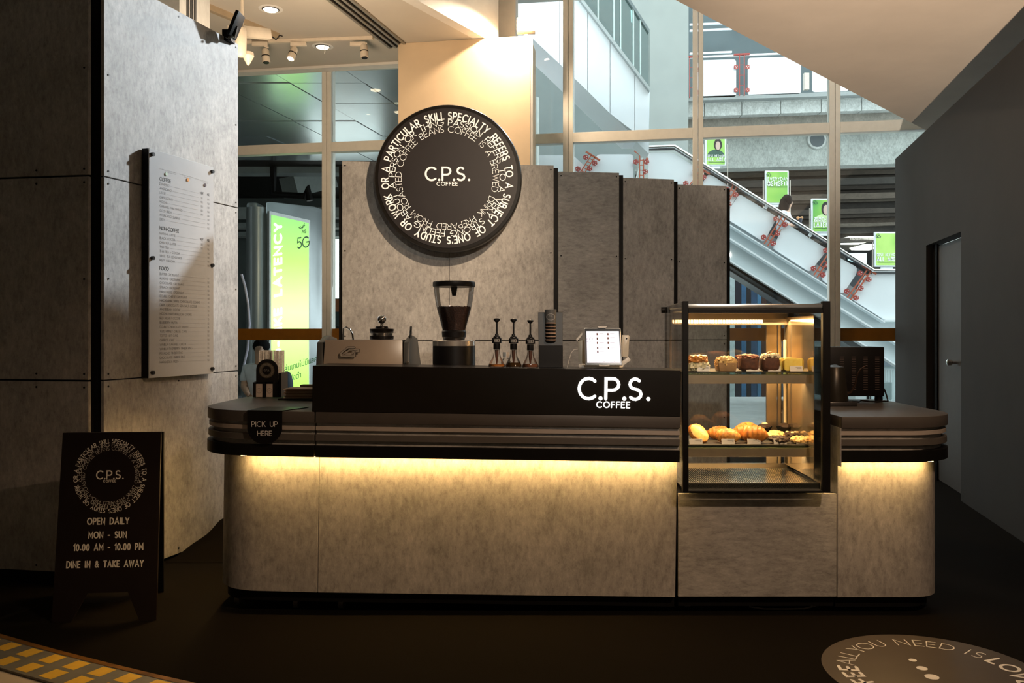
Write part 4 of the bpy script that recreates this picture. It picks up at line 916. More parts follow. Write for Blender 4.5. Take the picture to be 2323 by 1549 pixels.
# pick-up sign folded over the worktop edge
def zl(X): return ZC-TILT*(X-XS)
ps = thing('pick_up_sign', 'black tongue-shaped sign folded over the left worktop edge', 'sign', (Xp(601, YF), YF-.004, zl(Xp(601, YF))))
xa_, xb_ = Xp(562, YF), Xp(640.5, YF); xm_ = (xa_+xb_)/2; rw = (xb_-xa_)/2
pt = Zp(932, YF)
tongue = [(xa_, pt), (xb_, pt), (xb_, Zp(975, YF))]+[(xm_+rw*math.cos(math.radians(-a)), Zp(969, YF)-.0+rw*math.sin(math.radians(-a))*.98) for a in range(8, 173, 12)]+[(xa_, Zp(975, YF))]
build('front_tongue', MB().hexa([(x, YF-.006, z) for x, z in tongue], (0, .004, 0)), BLACK, ps, smooth=False)
build('top_plate', MB().hexa([(xa_, YF-.006, zl(xa_)+.001), (xb_, YF-.006, zl(xb_)+.001), (xb_+.07, 4.05, zl(xb_)+.0008), (xa_+.02, 4.05, zl(xa_)+.0012)], (0, 0, .003)), BLKGLOSS, ps, smooth=False)
tm = MB(); text(tm, 'PICK UP', 11*YF/F, .13, plane_fn((xm_, YF-.0072, Zp(967, YF)), (1, 0, 0), (0, 0, 1)), sp=.22); text(tm, 'HERE', 10.4*YF/F, .13, plane_fn((xm_, YF-.0072, Zp(987.5, YF)), (1, 0, 0), (0, 0, 1)), sp=.22)
build('lettering', tm, LETTER, ps, smooth=False, label='white PICK UP HERE lettering')

# ======================= SIGNS =======================
YSN = 5.70; sc_ = P(1016, 404, YSN); RS = 167.5/F*YSN
sg = thing('round_sign', 'big round black coffee shop sign with rings of white words', 'sign', (sc_.x, YSN, sc_.z-RS))
build('drum', MB().tube([sc_, sc_+Vector((0, .012, 0)), sc_+Vector((0, .085, 0))], [RS-.006, RS, RS], 96), BLKGLOSS, sg)
build('face', MB().tube([sc_-Vector((0, .003, 0)), sc_], [RS*.945, RS*.945], 96), mat('black_sign_face', (.016, .012, .012), .45), sg)
lm = MB(); fn = plane_fn(sc_-Vector((.004, .0045, 0)), (1, 0, 0), (0, 0, 1)); roundel(lm, RS, fn)
cps(lm, RS*.172, .15, plane_fn(sc_+Vector((0, -.0045, -RS*.03)), (1, 0, 0), (0, 0, 1)))
build('lettering', lm, emis('softly_lit_lettering', (.95, .92, .86), .30), sg, smooth=False, label='rings of white lettering around the shop mark')
build('mount', MB().tube([sc_+Vector((0, .085, -.25)), sc_+Vector((0, .25, -.25))], .04, 12), BLACK, sg)

# menu board on the left wall
MO = .055; mp0 = A0+LN*MO
TLm, TRm, BRm, BLm = [ray(x, y, mp0, LN) for x, y in ((339, 334), (487, 382), (476, 848), (339, 857.5))]
zt1, zb1 = (TLm.z+TRm.z)/2, (BLm.z+BRm.z)/2
ua, ub = (TLm-mp0).dot(LD), ((TRm-mp0).dot(LD)+(BRm-mp0).dot(LD))/2+.015
mb_ = thing('menu_board', 'frosted acrylic menu board fixed to the left concrete wall', 'menu board', tuple(A0+LD*ua+Vector((0, 0, zb1))))
def mq(u0, u1, z0, z1, off): return [mp0+LD*u0+LN*off+Vector((0, 0, z0)), mp0+LD*u1+LN*off+Vector((0, 0, z0)), mp0+LD*u1+LN*off+Vector((0, 0, z1)), mp0+LD*u0+LN*off+Vector((0, 0, z1))]
build('black_backing', MB().hexa(mq(ua, ub-.05, zb1, zt1, -.012), -LN*.038), BLACK, mb_)
build('acrylic_sheet', MB().hexa(mq(ua, ub, zb1, zt1, -.002), -LN*.006), mat('frosted_acrylic', (.50, .51, .52), .22, 0, .02, coat=.3), mb_, bevel=.001, seg=1)
for u, z in ((ua+.02, zt1-.03), (ub-.02, zt1-.03), (ua+.02, (zt1+zb1)/2+.03), (ub-.02, (zt1+zb1)/2+.03), (ua+.02, zb1+.03), (ub-.02, zb1+.03)):
    build('standoff', MB().disc(mp0+LD*u+LN*(-.045)+Vector((0, 0, z)), .011, LN, .058, 12), BLKPLASTIC, mb_)
Wm = ub-ua; Hm = zt1-zb1
def mfn(u, z, off=0): return lambda a, b: mp0+LD*(ua+u+a)+LN*(-.0012+off)+Vector((0, 0, zt1-z+b))
hdr, itm, dots = MB(), MB(), MB()
def price(s, u, z, h=.011): text(itm, s, h, .13, mfn(u, z), sp=.15, align=0, caps=False)
def line(u0, u1, z): k = len(dots.v); q = [mfn(0, z)(u0, 0), mfn(0, z)(u1, 0), mfn(0, z)(u1, .0009), mfn(0, z)(u0, .0009)]; dots.v += q; dots.f.append((k, k+1, k+2, k+3))
COFFEE_ = [('ESPRESSO', '90', ''), ('AMERICANO', '90', '100'), ('LATTE', '100', '120'), ('CAPPUCCINO', '120', '130'), ('MOCHA', '120', '140'), ('CARAMEL MACCHIATO', '140', '140'), ('COLD BREW', '', '150'), ('AMERICANO SUNRISE', '', '150'), ('DIRTY', '', '150')]
NON_ = [('MATCHA LATTE', '150', '160'), ('BLACK COCOA', '120', '140'), ('CHAI TEA LATTE', '130', '140'), ('THAI TEA', '', '120'), ('THAI TEA x COCOA', '', '150'), ('WHITE TEA LEMONADE', '', '150'), ('MISTY MATCHA', '', '160')]
FOOD_ = [('BUTTER CROISSANT', '90'), ('ALMOND CROISSANT', '120'), ('CHOCOLATE CROISSANT', '95'), ('SPINACH CROISSANT', '120'), ('HAM-CHEESE CROISSANT', '120'), ('DOUBLE CHEESE CROISSANT', '120'), ('MACADAMIA WHITE CHOCOLATE COOKIE', '70'), ('DARK CHOCOLATE SEA SALT COOKIE', '70'), ('AMSTERDAM COOKIE', '70'), ('MOCHA MARSHMALLOW COOKIE', '70'), ('RED VELVET COOKIE', '70'), ('BLUEBERRY MUFFIN', '85'), ('DOUBLE CHOCOLATE MUFFIN', '85'), ('YUZU HONEY CHEESE CAKE', '120'), ('TOFFEE NUT CAKE', '120'), ('CARROT CAKE', '120'), ('VANILLA CARAMEL CHOUX', '95'), ('VANILLA RASPBERRY TIMBER RING', '120'), ('PISTACHIO TIMBER RING', '120'), ('CHOCOLATE TIMBER RING', '120'), ('MARGHERITA PIZZA', '150')]
ul, uh, ui = Wm*.15, Wm*.80, Wm*.91
ztop = lambda yl: (yl-334)/(857.5-334)*Hm      # depth below the board top, measured along its left edge
def rows(items, y0, dy, two):
    for i, it in enumerate(items):
        z = ztop(y0+dy*i); h = .0125
        text(itm, it[0], h, .15, mfn(ul, z), sp=.17, align=-1, caps=False)
        w_ = text_width(it[0], .17)*h
        pr = it[1:]
        if two and pr[0]: price(pr[0], uh, z)
        if pr[-1]: price(pr[-1], ui, z)
        line(ul+w_+.012, (uh if two and pr[0] else ui)-.03, z+.0-.004)
text(hdr, 'COFFEE', .019, .19, mfn(ul, ztop(401)), sp=.18, align=-1, caps=False)
text(hdr, 'NON-COFFEE', .019, .19, mfn(ul, ztop(515)), sp=.18, align=-1, caps=False)
text(hdr, 'FOOD', .019, .19, mfn(ul, ztop(608)), sp=.18, align=-1, caps=False)
for y in (409, 523.5): text(hdr, 'HOT', .0115, .2, mfn(uh, ztop(y)), sp=.15, caps=False); text(hdr, 'ICE', .0115, .2, mfn(ui, ztop(y)), sp=.15, caps=False)
rows(COFFEE_, 411, 10.3, True); rows(NON_, 526, 10.3, True); rows(FOOD_, 620, 10.25, False)
for k, s in enumerate(('COFFEE ROASTED LIGHT AND BRIGHT', 'FOREST BLEND WITH CARAMEL', 'BOLD DARK ROAST OF THE HOUSE')):
    pass
for u0, u1, z in ((.15, .40, 375), (.23, .41, 378.5), (.44, .68, 375), (.52, .65, 379), (.70, .93, 376), (.79, .92, 379.5)):
    for q in range(int((u1-u0)*60)):
        k = len(itm.v); a_ = Wm*(u0+q/60); f_ = mfn(a_, ztop(z)); itm.v += [f_(0, 0), f_(.0026, 0), f_(.0026, .0045), f_(0, .0045)]; itm.f.append((k, k+1, k+2, k+3))
build('heading_lettering', hdr, mat('menu_heading_ink', (.05, .05, .05), .6), mb_, smooth=False, label='bold dark headings')
build('menu_lettering', itm, mat('menu_ink', (.22, .22, .22), .6), mb_, smooth=False, label='small grey menu lines and prices')
build('leader_lines', dots, mat('menu_rule', (.30, .30, .30), .6), mb_, smooth=False)
for u, y, c_, nm in ((.24, 383, (.45, .55, .42), 'pale green sample dot'), (.57, 383, (.65, .28, .06), 'orange sample dot'), (.85, 385, (.06, .03, .03), 'dark brown sample dot')):
    build('sample_dot', MB().disc(mfn(Wm*u, ztop(y))(0, 0), .010, LN, .004, 14), mat('dot_'+nm.split()[0], c_, .4), mb_, label=nm)

# A-board on the floor
ab = thing('sandwich_board', 'black A-frame pavement sign with opening hours by the left wall', 'sign', (-1.965, 3.87, 0), rz=math.radians(4))
Wb, Hb, lean = .463, .845, .17
def abp(u, v, off=0):      # u across, v up the front panel (local)
    return Vector((u*(1-.02*v/Hb)-.035*v/Hb, lean*v/Hb-off, v))
pan = [(-Wb/2, 0), (-Wb/2+.085, 0), (-Wb/2+.15, .125), (Wb/2-.13, .125), (Wb/2-.075, 0), (Wb/2, 0), (Wb/2, Hb), (-Wb/2, Hb)]
AB = mat('black_board', (.012, .007, .006), .6, spec=.2)
build('front_panel', MB().hexa([abp(u, v) for u, v in pan], (0, .012, 0)), AB, ab, local=True, smooth=False)
build('rear_panel', MB().hexa([Vector((u*(1-.02*v/Hb)-.035*v/Hb-.13*(1-v/Hb)+.008, .43-.25*v/Hb, v)) for u, v in pan], (0, .012, 0)), BLACK, ab, local=True, smooth=False)
build('hinge', MB().tube([abp(-.14, Hb)+Vector((0, .012, -.01)), abp(-.08, Hb)+Vector((0, .012, -.01))], .007, 8), BLACK, ab, local=True); build('hinge', MB().tube([abp(.08, Hb)+Vector((0, .012, -.01)), abp(.14, Hb)+Vector((0, .012, -.01))], .007, 8), BLACK, ab, local=True)
la = MB(); vv = lambda y: (1405-y)/(1405-985)*Hb
ring = lambda u, v: abp(0+u, vv(1084)+v, .0012)
roundel(la, .190, ring, True, .9); cps(la, .036, .16, lambda u, v: abp(u, vv(1091)+v, .0012))
AI = mat('board_ink', (.95, .90, .80), .5, 0, .1)
for s_, y, wpx, dx in (('OPEN DAILY', 1192.5, 91, 0), ('MON - SUN', 1223, 82, 0), ('10.00 AM - 10.00 PM', 1250, 151, .006), ('DINE IN & TAKE AWAY', 1287, 166, -.006)):
    text(la, s_, .0265, .21, lambda u, v, y=y, dx=dx: abp(u+dx, vv(y)+v, .0012), width=wpx/482, dot=.13)
build('lettering', la, AI, ab, local=True, smooth=False, label='cream opening-hours lettering')

# floor sticker
fs = thing('floor_sticker', 'round brown floor sticker with white words in the right foreground', 'sticker', (1.554, 3.282, .0005))
RF = .416
build('disc', MB().tube([(1.554, 3.282, .0005), (1.554, 3.282, .0025)], RF, 72), mat('brown_sticker_vinyl', (.085, .070, .055), .4, 0, .1, 3), fs, smooth=False)
fm = MB(); ff = lambda x, y: (1.554+x, 3.282+y, .0031)
def ring_letter(c, a_deg, h, wt, r0=.288):
    am = math.radians(a_deg)
    def g(u, v):
        p = Vector((math.cos(am), math.sin(am)))*(r0+v)+Vector((math.sin(am), -math.cos(am)))*u; return ff(p.x, p.y)
    glyph(fm, c, -G[c][0]/2, h, wt, g, True, .1)
for c, a in (('A', 160), ('L', 149), ('L', 142), ('Y', 131), ('O', 120), ('U', 107), ('N', 88), ('E', 76), ('E', 67), ('D', 56), ('I', 42), ('S', 34)): ring_letter(c, a, .066, .07)
for c, a in (('L', 21), ('O', 8), ('V', -6), ('E', -19), ('E', 172), ('E', 183), ('F', 194), ('F', 205), ('O', 219), ('C', 235)): ring_letter(c, a, .066, .20)
ring_letter('&', -42, .066, .14)
for dy, r in ((.125, .0155), (.043, .021), (-.040, .0265)): dotp(fm, 1.525-1.554+.0+(.0), dy, r, ff, 20)
build('lettering', fm, LETTER, fs, smooth=False, label='white words around the sticker and three dots')

# hazard tape and pale floor in the left foreground
T0 = Vector((-2.309, 3.66, 0)); TD = Vector((.896, -.443, 0)).normalized(); TN = Vector((-.443, -.896, 0)).normalized()
def tape_pt(s, t):          # gently curved band
    c = .035*(s-.5)**2
    return T0+TD*s+TN*(t-c+.008)
pf = MB(); n_ = 24
edge = [tape_pt(-1.0+2.6*i/n_, .18) for i in range(n_+1)]
pf.add([p+Vector((0, 0, .002)) for p in edge]+[(p.x-1.6, p.y-2.6, .002) for p in edge], [(i, i+1, n_+2+i, n_+1+i) for i in range(n_)])
build('floor_pale', pf, mat('pale_stone_floor', (.66, .57, .45), .3, 0, .05, 2), kind='structure', label='pale stone floor beyond the taped carpet edge', category='floor')
tpz = thing('hazard_tape', 'grey tape with yellow squares along the carpet edge', 'tape', tuple(tape_pt(.5, .1)))
def strip(s0, s1, t0, t1, z, mb, n=24):
    b = len(mb.v)
    for i in range(n+1):
        s = s0+(s1-s0)*i/n; mb.v += [tape_pt(s, t0)+Vector((0, 0, z)), tape_pt(s, t1)+Vector((0, 0, z))]
    mb.f += [(b+2*i, b+2*i+2, b+2*i+3, b+2*i+1) for i in range(n)]
m_ = MB(); strip(-1.0, 1.6, .0, .205, .0045, m_); build('tape', m_, mat('grey_tape', (.21, .20, .17), .5, 0, .15, 8), tpz)
m_ = MB(); strip(-1.0, 1.6, -.022, .004, .006, m_); build('tape_edge', m_, mat('brown_tape', (.22, .10, .02), .35, 0, .5, 14), tpz, label='shiny brown tape edge')
m_ = MB(); strip(-1.0, 1.6, .200, .212, .0062, m_); build('tape_edge', m_, mat('dark_tape', (.05, .035, .02), .5), tpz)
YEL = mat('yellow_tape_square', (.95, .58, .07), .4, 0, .12, 9)
for i in range(-5, 11):
    for r_ in range(2):
        s = .105+.147*i+.004*r_; m_ = MB(); strip(s, s+.074, .012+.096*r_, .086+.096*r_, .0052, m_, 2)
        build('yellow_square', m_, YEL, tpz)

# rumpled carpet edge between the left wall and the counter
rm = MB(); nx, ny = 30, 16
for j in range(ny+1):
    for i in range(nx+1):
        u, v = i/nx, j/ny; Y_ = 4.86+.66*v; X_ = -2.25+.2755*(Y_-4.43)+.012+u*.62
        rise = max(0, math.sin(min(1, max(0, v*1.25-.08))*math.pi*.62))*min(1, u*4+.35)
        h_ = .17*rise+.08*noise.noise(Vector((u*5, v*5, 2)))*rise+.016*noise.noise(Vector((u*19, v*19, 5)))*rise
        e = min(1-u, v, 1-v)*12; rm.v.append(Vector((X_, Y_, max(.004, h_)*min(1, e)+.002)))
for j in range(ny):
    for i in range(nx): a = j*(nx+1)+i; rm.f.append((a, a+1, a+nx+2, a+nx+1))
tag(build('rumpled_carpet', rm, CARPET), 'rumpled black carpet piled up between the left wall and the counter', 'carpet')

# ======================= CEILING FITTINGS =======================
def downlight(x, y, label):
    Y = (CZ-H)*F/(CY-y); X = Xp(x, Y); t = thing('downlight', label, 'ceiling light', (X, Y, CZ-.002), 'recessed downlights')
    build('trim_ring', MB().lathe([(.085, -.006), (.115, -.004), (.118, 0), (.085, .0)], (X, Y, CZ-.001), 32, cap=False), WHITE, t)
    build('reflector', MB().lathe([(.085, -.004), (.074, -.012), (.070, -.004)], (X, Y, CZ-.001), 32, cap=False), BLKPLASTIC, t)
    build('lamp', MB().lathe([(.069, -.008), (.060, -.018), (.01, -.022)], (X, Y, CZ-.001), 24), LAMPW, t)
downlight(614, 20, 'recessed downlight nearer the viewer, above the hanging bracket')
downlight(732, 105, 'recessed downlight among the track spotlights, a cord hanging from it')
pc = P(736, 112, 9.40); tag(build('pull_cord', MB().tube([(pc.x, 9.40, CZ-.02), (pc.x+.006, 9.40, CZ-.07), (pc.x, 9.40, CZ-.10)], .006, 6), WHITE), 'short white cord end hanging from the ceiling beside a downlight', 'cord')
TK = thing('track_light_rail', 'cream track rail holding three small spotlights', 'track', (-2.4, 9.3, CZ-.03))
tl, tr2 = P(548, 105, 9.28), P(846, 90.5, 9.12); tl.z = tr2.z = CZ-.02
build('rail', MB().beam(tl, tr2, .035, .035), mat('cream_rail', (.75, .66, .54), .5), TK)
def spot(x, y, xh_, yh_, label, lit=False):
    Y = 9.2; a = P(x, y, Y); a.z = CZ-.05; hd2 = P(xh_, yh_, Y); t = thing('track_spotlight', label, 'spotlight', tuple(a), 'small spotlights on the ceiling rail')
    m_ = mat('cream_spot', (.75, .66, .54), .5)
    build('adapter', MB().box(a.x-.085, a.x+.085, Y-.02, Y+.02, CZ-.085, CZ-.038), m_, t, bevel=.004)
    build('arm', MB().tube([(a.x+(.05 if not lit else -.06), Y, CZ-.085), (hd2.x+(.03 if not lit else 0), Y, hd2.z+.09)], .008, 8), m_, t)
    dv = Vector((.10, -.12, -1)).normalized() if not lit else Vector((-.22, -.4, -1)).normalized(); top_ = hd2-dv*.075
    build('head', MB().tube([top_, top_+dv*.02, top_+dv*.145, top_+dv*.150], [.030, .040, .044, .036], 18), m_, t)
    build('dark_ring', MB().tube([top_+dv*.075, top_+dv*.085], [.0455, .0455], 18), BLKPLASTIC, t)
    build('lens', MB().tube([top_+dv*.150, top_+dv*.156], [.034, .03], 16), LAMPW if lit else BLKPLASTIC, t)
spot(590, 105, 603, 127, 'unlit cream spotlight at the panel end of the rail')
spot(677, 102, 664, 121, 'lit cream spotlight in the middle of the rail, tilted towards the hall', True)
spot(812, 95, 826, 116, 'unlit cream spotlight at the column end of the rail')
# linear slot vent
va, vb = (CZ-H)*F/(CY-10), (CZ-H)*F/(CY-105)
p0_, p1_ = Vector((Xp(787, va), va, CZ)), Vector((Xp(905, vb), vb, CZ)); dv = (p1_-p0_).normalized(); p0_ -= dv*1.2; sd_ = Vector((dv.y, -dv.x, 0))
lv = thing('linear_vent', 'long dark slotted air vent in the ceiling', 'vent', tuple((p0_+p1_)/2-Vector((0, 0, .004))))
build('backing', MB().hexa([p0_-sd_*.115-Vector((0,0,.004)), p0_+sd_*.115-Vector((0,0,.004)), p1_+sd_*.115-Vector((0,0,.004)), p1_-sd_*.115-Vector((0,0,.004))], (0, 0, .003)), BLACK, lv)
for k in range(4):
    o_ = sd_*(-.105+.07*k)-Vector((0, 0, .012)); build('slat', MB().beam(p0_+o_, p1_+o_, .030, .014), mat('bronze_slat', (.32, .29, .24), .4, .3), lv)
# camera dome on a bracket near the panel top, loose track stub
bx = P(545, 88, 7.2)
cb = thing('ceiling_camera', 'cream cylindrical fitting on an arm above the left panel wall', 'camera', (bx.x, 7.2, bx.z-.1), None)
cm = mat('cream_fitting', (.55, .49, .40), .5)
build('housing', MB().lathe([(.03, -.15), (.05, -.12), (.055, .06), (.045, .09)], (bx.x, 7.2, bx.z), 20), cm, cb)
build('arm', MB().beam((bx.x-.1, 7.25, bx.z+.09), P(610, 78, 7.6), .07, .09), cm, cb, bevel=.004)
build('cone', MB().lathe([(.008, -.20), (.025, -.17), (.05, -.12), (.045, -.09)], (bx.x+.04, 7.28, bx.z), 20), cm, cb)
build('hanger', MB().tube([(bx.x, 7.25, bx.z+.05), (bx.x, 7.25, CZ)], .015, 8), cm, cb)
tag(build('loose_wire', MB().tube([P(618, 84, 7.9), P(626, 90, 7.9), P(631, 85, 7.9), P(634, 80, 7.9), P(641, 82, 7.9)], .006, 6), BLKPLASTIC), 'black loose wire curling from the end of the camera arm', 'wire')
# black barn-door flood clipped to the top of the left wall
fp = ray(534, 90, A0+LN*.01, LN)
fl_ = thing('clamp_floodlight', 'black folding floodlight clamped on top of the left panel wall', 'floodlight', (fp.x, fp.y, 3.215))
ax = P(516, 86, 5.35); bx_ = P(545, 31, 5.35)
build('lamp_body', MB().beam(P(524, 84, 5.36), P(546, 31, 5.36), .12, .022, (1, 0, .4)), BLACK, fl_, bevel=.003)
build('bracket', MB().beam(P(515, 87, 5.34), P(533, 52, 5.34), .03, .018, (1, 0, .4)).beam(P(530, 88, 5.36), P(537, 60, 5.36), .02, .018, (1, 0, .4)), BLACK, fl_)
build('clamp', MB().box(fp.x-.05, fp.x+.005, fp.y-.10, fp.y-.02, 3.19, 3.26), BLACK, fl_)
build('bolt', MB().disc(P(531, 52, 5.33), .008, (0, -1, 0), .008, 8), CHROME, fl_); build('bolt', MB().disc(P(528, 84, 5.33), .008, (0, -1, 0), .008, 8), CHROME, fl_)
# floodlight on the column
fx = thing('column_floodlight', 'bright square floodlight on top of the cream column', 'floodlight', (-.07, 9.25, CZ+.003))
c_ = P(1193, 53, 9.12)
build('housing', MB().box(c_.x-.10, c_.x+.10, 9.15, 9.25, c_.z-.075, c_.z+.075), mat('cream_metal', (.7, .6, .45), .4), fx, bevel=.006)
build('lamp', MB().box(c_.x-.085, c_.x+.085, 9.13, 9.149, c_.z-.062, c_.z+.062), FLOOD, fx, bevel=.01)
build('stand', MB().box(c_.x-.02, c_.x+.02, 9.18, 9.24, CZ+.003, c_.z-.076), mat('cream_metal2', (.7, .6, .45), .4), fx)
# ======================= OUTSIDE, LEFT BAYS =======================
METP = mat('brushed_soffit_metal', (.70, .77, .80), .24, .85, .05, 2)
so = struct('soffit_outside', 'metal panelled soffit outside the left window bays', (-4, 13, 4.6), 'soffit')
sv = Vector((.225, 1, 0)); base_ = Vector((-2.97-.225*12.13, 0, 0))
pm_ = None
for j in range(-7, 2):
    for i in range(6):
        y0 = 10.1+1.0*i+.02; y1 = y0+.985; xo = base_.x+.225*0+j*.97
        q = [(xo+.225*y+dx, y, 4.6) for y, dx in ((y0, .008), (y0, .962), (y1, .962), (y1, .008))]
        build('soffit_panel', MB().hexa([(a, b, c+.006*math.sin(i*3+j*5)) for a, b, c in q], (0, 0, .03)), METP, so, smooth=False)
build('soffit_blackout', MB().box(-11.2, -.2, 10.65, 21.2, 4.66, 4.8), BLACK, kind='structure', label='black roof slab added above the metal soffit to keep out the sky', category='ceiling')  # black slab added as a roof to darken the area outside the left bays
build('daylight_block_side', MB().hexa([(-1.62, 20.2, -.14), (-1.75, 21.0, -.14), (-1.75, 21.0, 4.66), (-1.62, 20.2, 4.66)], (.1, 0, 0)), mat('pale_screen', (.45, .50, .50), .6), kind='structure', label='unseen pale screen added behind the cream column to hold back daylight', category='wall')  # out of sight; added to keep side light off the left exterior
build('daylight_block_left', MB().box(-11.3, -11.2, 10.7, 21.2, -.14, 4.7), mat('dark_side', (.06, .07, .07), .8), kind='structure', label='unseen dark wall added at the far left outside to hold back daylight', category='wall')  # out of sight; added to close the far left so the concourse stays dark
# billboard kiosk
YB2 = 15.0
kb = thing('billboard', 'lit green advertising billboard in a silver rounded kiosk outside', 'billboard', (-4.3, YB2, -.1))
SILV = mat('silver_kiosk', (.55, .60, .62), .32, .6, .05, 3)
bl, br_ = P(602, 600, YB2), P(716, 600, YB2+.95)
bl.z = br_.z = 0
build('casing', MB().hexa([(bl.x, bl.y, -.13), (br_.x, br_.y, -.13), (br_.x, br_.y, Zp(468, br_.y)), (bl.x, bl.y, Zp(455, YB2))], (.1, .5, 0)), SILV, kb, bevel=.04)
sd2 = MB().lathe([(.21, 0), (.21, Zp(452, YB2))], (Xp(578, YB2), YB2+.2, -.13+.0), 28); build('rounded_end', sd2, SILV, kb)
build('end_panel', MB().box(Xp(553, YB2), Xp(580, YB2), YB2+.1, YB2+.5, -.13, Zp(456, YB2)), SILV, kb, bevel=.05)
gq = [P(615, 487, YB2-.03), P(700, 506, YB2+.80), P(700, 884, YB2+.80), P(615, 915, YB2-.03)]
mg, N, L, b = nodes_of('green_backlit_poster')
v = pos_map(N, L); sx = N.new('ShaderNodeSeparateXYZ'); L.new(v, sx.inputs[0]); mr = N.new('ShaderNodeMapRange'); mr.inputs[1].default_value = .3; mr.inputs[2].default_value = 3.4; L.new(sx.outputs[2], mr.inputs[0])
gc = ramp(N, L, mr.outputs[0], [(0, (.45, .85, .10)), (.45, (.80, 1, .42)), (.75, (.50, .90, .16)), (1, (.30, .66, .18))])
L.new(gc, b.inputs['Base Color']); L.new(gc, b.inputs['Emission Color']); b.inputs['Emission Strength'].default_value = 1.15
wv = Vector(gq[1]-gq[0]).normalized(); hn = Vector((wv.y, -wv.x, 0))
build('frame', MB().hexa([gq[0]-wv*.04+Vector((0,0,.06)), gq[1]+wv*.04+Vector((0,0,.06)), gq[2]+wv*.04-Vector((0,0,.05)), gq[3]-wv*.04-Vector((0,0,.05))], -hn*.05), mat('alu_frame', (.6, .62, .62), .4, .4), kb, smooth=False)
build('poster', MB().hexa([p+hn*.006 for p in gq], -hn*.01), mg, kb, smooth=False, label='backlit green poster')
pw = MB()
def bf(u, v): return gq[3]+(gq[2]-gq[3])*u+(Vector((gq[3].x, gq[3].y, gq[0].z))-gq[3])*v+hn*.012
vtx = lambda a, b: bf(.30-b/1.05, .115+a/4.0)
text(pw, 'ZERO-LIKE LATENCY', .17, .27, lambda a, b: bf(.25-b/.98, .065+a/(gq[0].z-gq[3].z)), sp=.14, align=-1, width=2.95)
build('lettering', pw, emis('lit_poster_white', (1, 1, 1), 1.5), kb, smooth=False, label='white vertical lettering')
pd = MB()
fb5 = lambda u0, v0: (lambda a, b: bf(u0+a/.98, v0+b/(gq[0].z-gq[3].z)))
text(pd, '5G', .19, .13, fb5(.84, .80), sp=.16); text(pd, 'AIS', .06, .18, fb5(.86, .880), sp=.2)
ribbon(pd, [(.0, .03), (.07, -.0), (.16, .06)], .008, fb5(.72, .905)); ribbon(pd, [(.03, .05), (.08, .02), (.15, .09)], .006, fb5(.72, .905))
build('dark_lettering', pd, mat('dark_green_ink', (.03, .10, .05), .5), kb, smooth=False, label='dark 5G mark')
def thai(s, size, fnp, name, m, parent):
    c = bpy.data.curves.new('tmp', 'FONT'); c.body = s; c.size = size; c.align_x = 'LEFT'
    o = bpy.data.objects.new('tmp', c); C.objects.link(o); bpy.context.view_layer.update()
    me = o.evaluated_get(bpy.context.evaluated_depsgraph_get()).to_mesh()
    mb = MB(); mb.v = [Vector(fnp(v.co.x, v.co.y)) for v in me.vertices]; mb.f = [tuple(p.vertices) for p in me.polygons]
    bpy.data.objects.remove(o); bpy.data.curves.remove(c)
    if mb.f: return build(name, mb, m, parent, smooth=False)
try:
    thai('เล่นเกมไม่มีแลค', .15, fb5(.28, .145), 'small_lettering', mat('dark_green_ink2', (.04, .20, .05), .5), kb)
    thai('ค่าปิงต่ำ', .15, fb5(.30, .085), 'small_lettering', mat('dark_green_ink3', (.04, .20, .05), .5), kb)
except Exception as ex: print('thai', ex)
# dark concourse behind: back wall, beams, bright opening, coloured strips
build('wall_concourse', MB().box(-12, -2.2, 21.0, 21.2, -.3, 6), mat('dark_concourse', (.10, .12, .115), .8, 0, .3, 1), kind='structure', label='dark concourse wall far behind the billboard', category='wall')
BMC = mat('grey_beam_concrete', (.28, .31, .30), .8, 0, .2, 2)
for k, (ya, yb, Y) in enumerate(((372, 392, 17.0), (470, 492, 18.5), (505, 516, 19.5), (526, 536, 20.2))):
    o = build('concrete_beam', MB().box(-9, -2.3, Y, Y+.4, Zp(yb, Y), Zp(ya, Y)), BMC)
    tag(o, ['highest dark concrete beam behind the metal soffit', 'second dark concrete beam, level with the billboard top', 'third dark beam above the bright opening', 'lowest beam right above the bright opening'][k], 'beam', None)
tag(build('slanted_duct', MB().beam(P(655, 425, 17.6), P(745, 405, 18.4), .5, .42), mat('duct_grey', (.24, .27, .26), .7)), 'slanted grey duct above the silver billboard kiosk', 'duct')
tag(build('dark_pipe', MB().tube([(Xp(620, 17), 17, 4.65), P(620, 440, 17), P(690, 445, 17), P(697, 425, 17), P(703, 455, 17)], .07, 10), BLACK), 'dark bent pipe over the top of the billboard', 'pipe')
ow = thing('bright_opening', 'bright daylight opening to the right of the billboard', 'opening', (Xp(720, 20.8), 20.8, Zp(676, 20.8)))
build('opening_panel', MB().box(Xp(697, 20.8), Xp(860, 20.8), 20.9, 20.998, Zp(676, 20.8), Zp(541, 20.8)), emis('daylight_opening', (.93, 1, .98), 1.7), ow, smooth=False)  # glowing panel gives the daylight; widened out of view to light the soffit
build('mullion', MB().box(Xp(703, 20.7), Xp(742, 20.7), 20.68, 20.72, Zp(568, 20.7), Zp(565, 20.7)).box(Xp(737, 20.7), Xp(740, 20.7), 20.68, 20.72, Zp(676, 20.7), Zp(566, 20.7)), mat('pale_mullion', (.6, .62, .6), .5), ow)
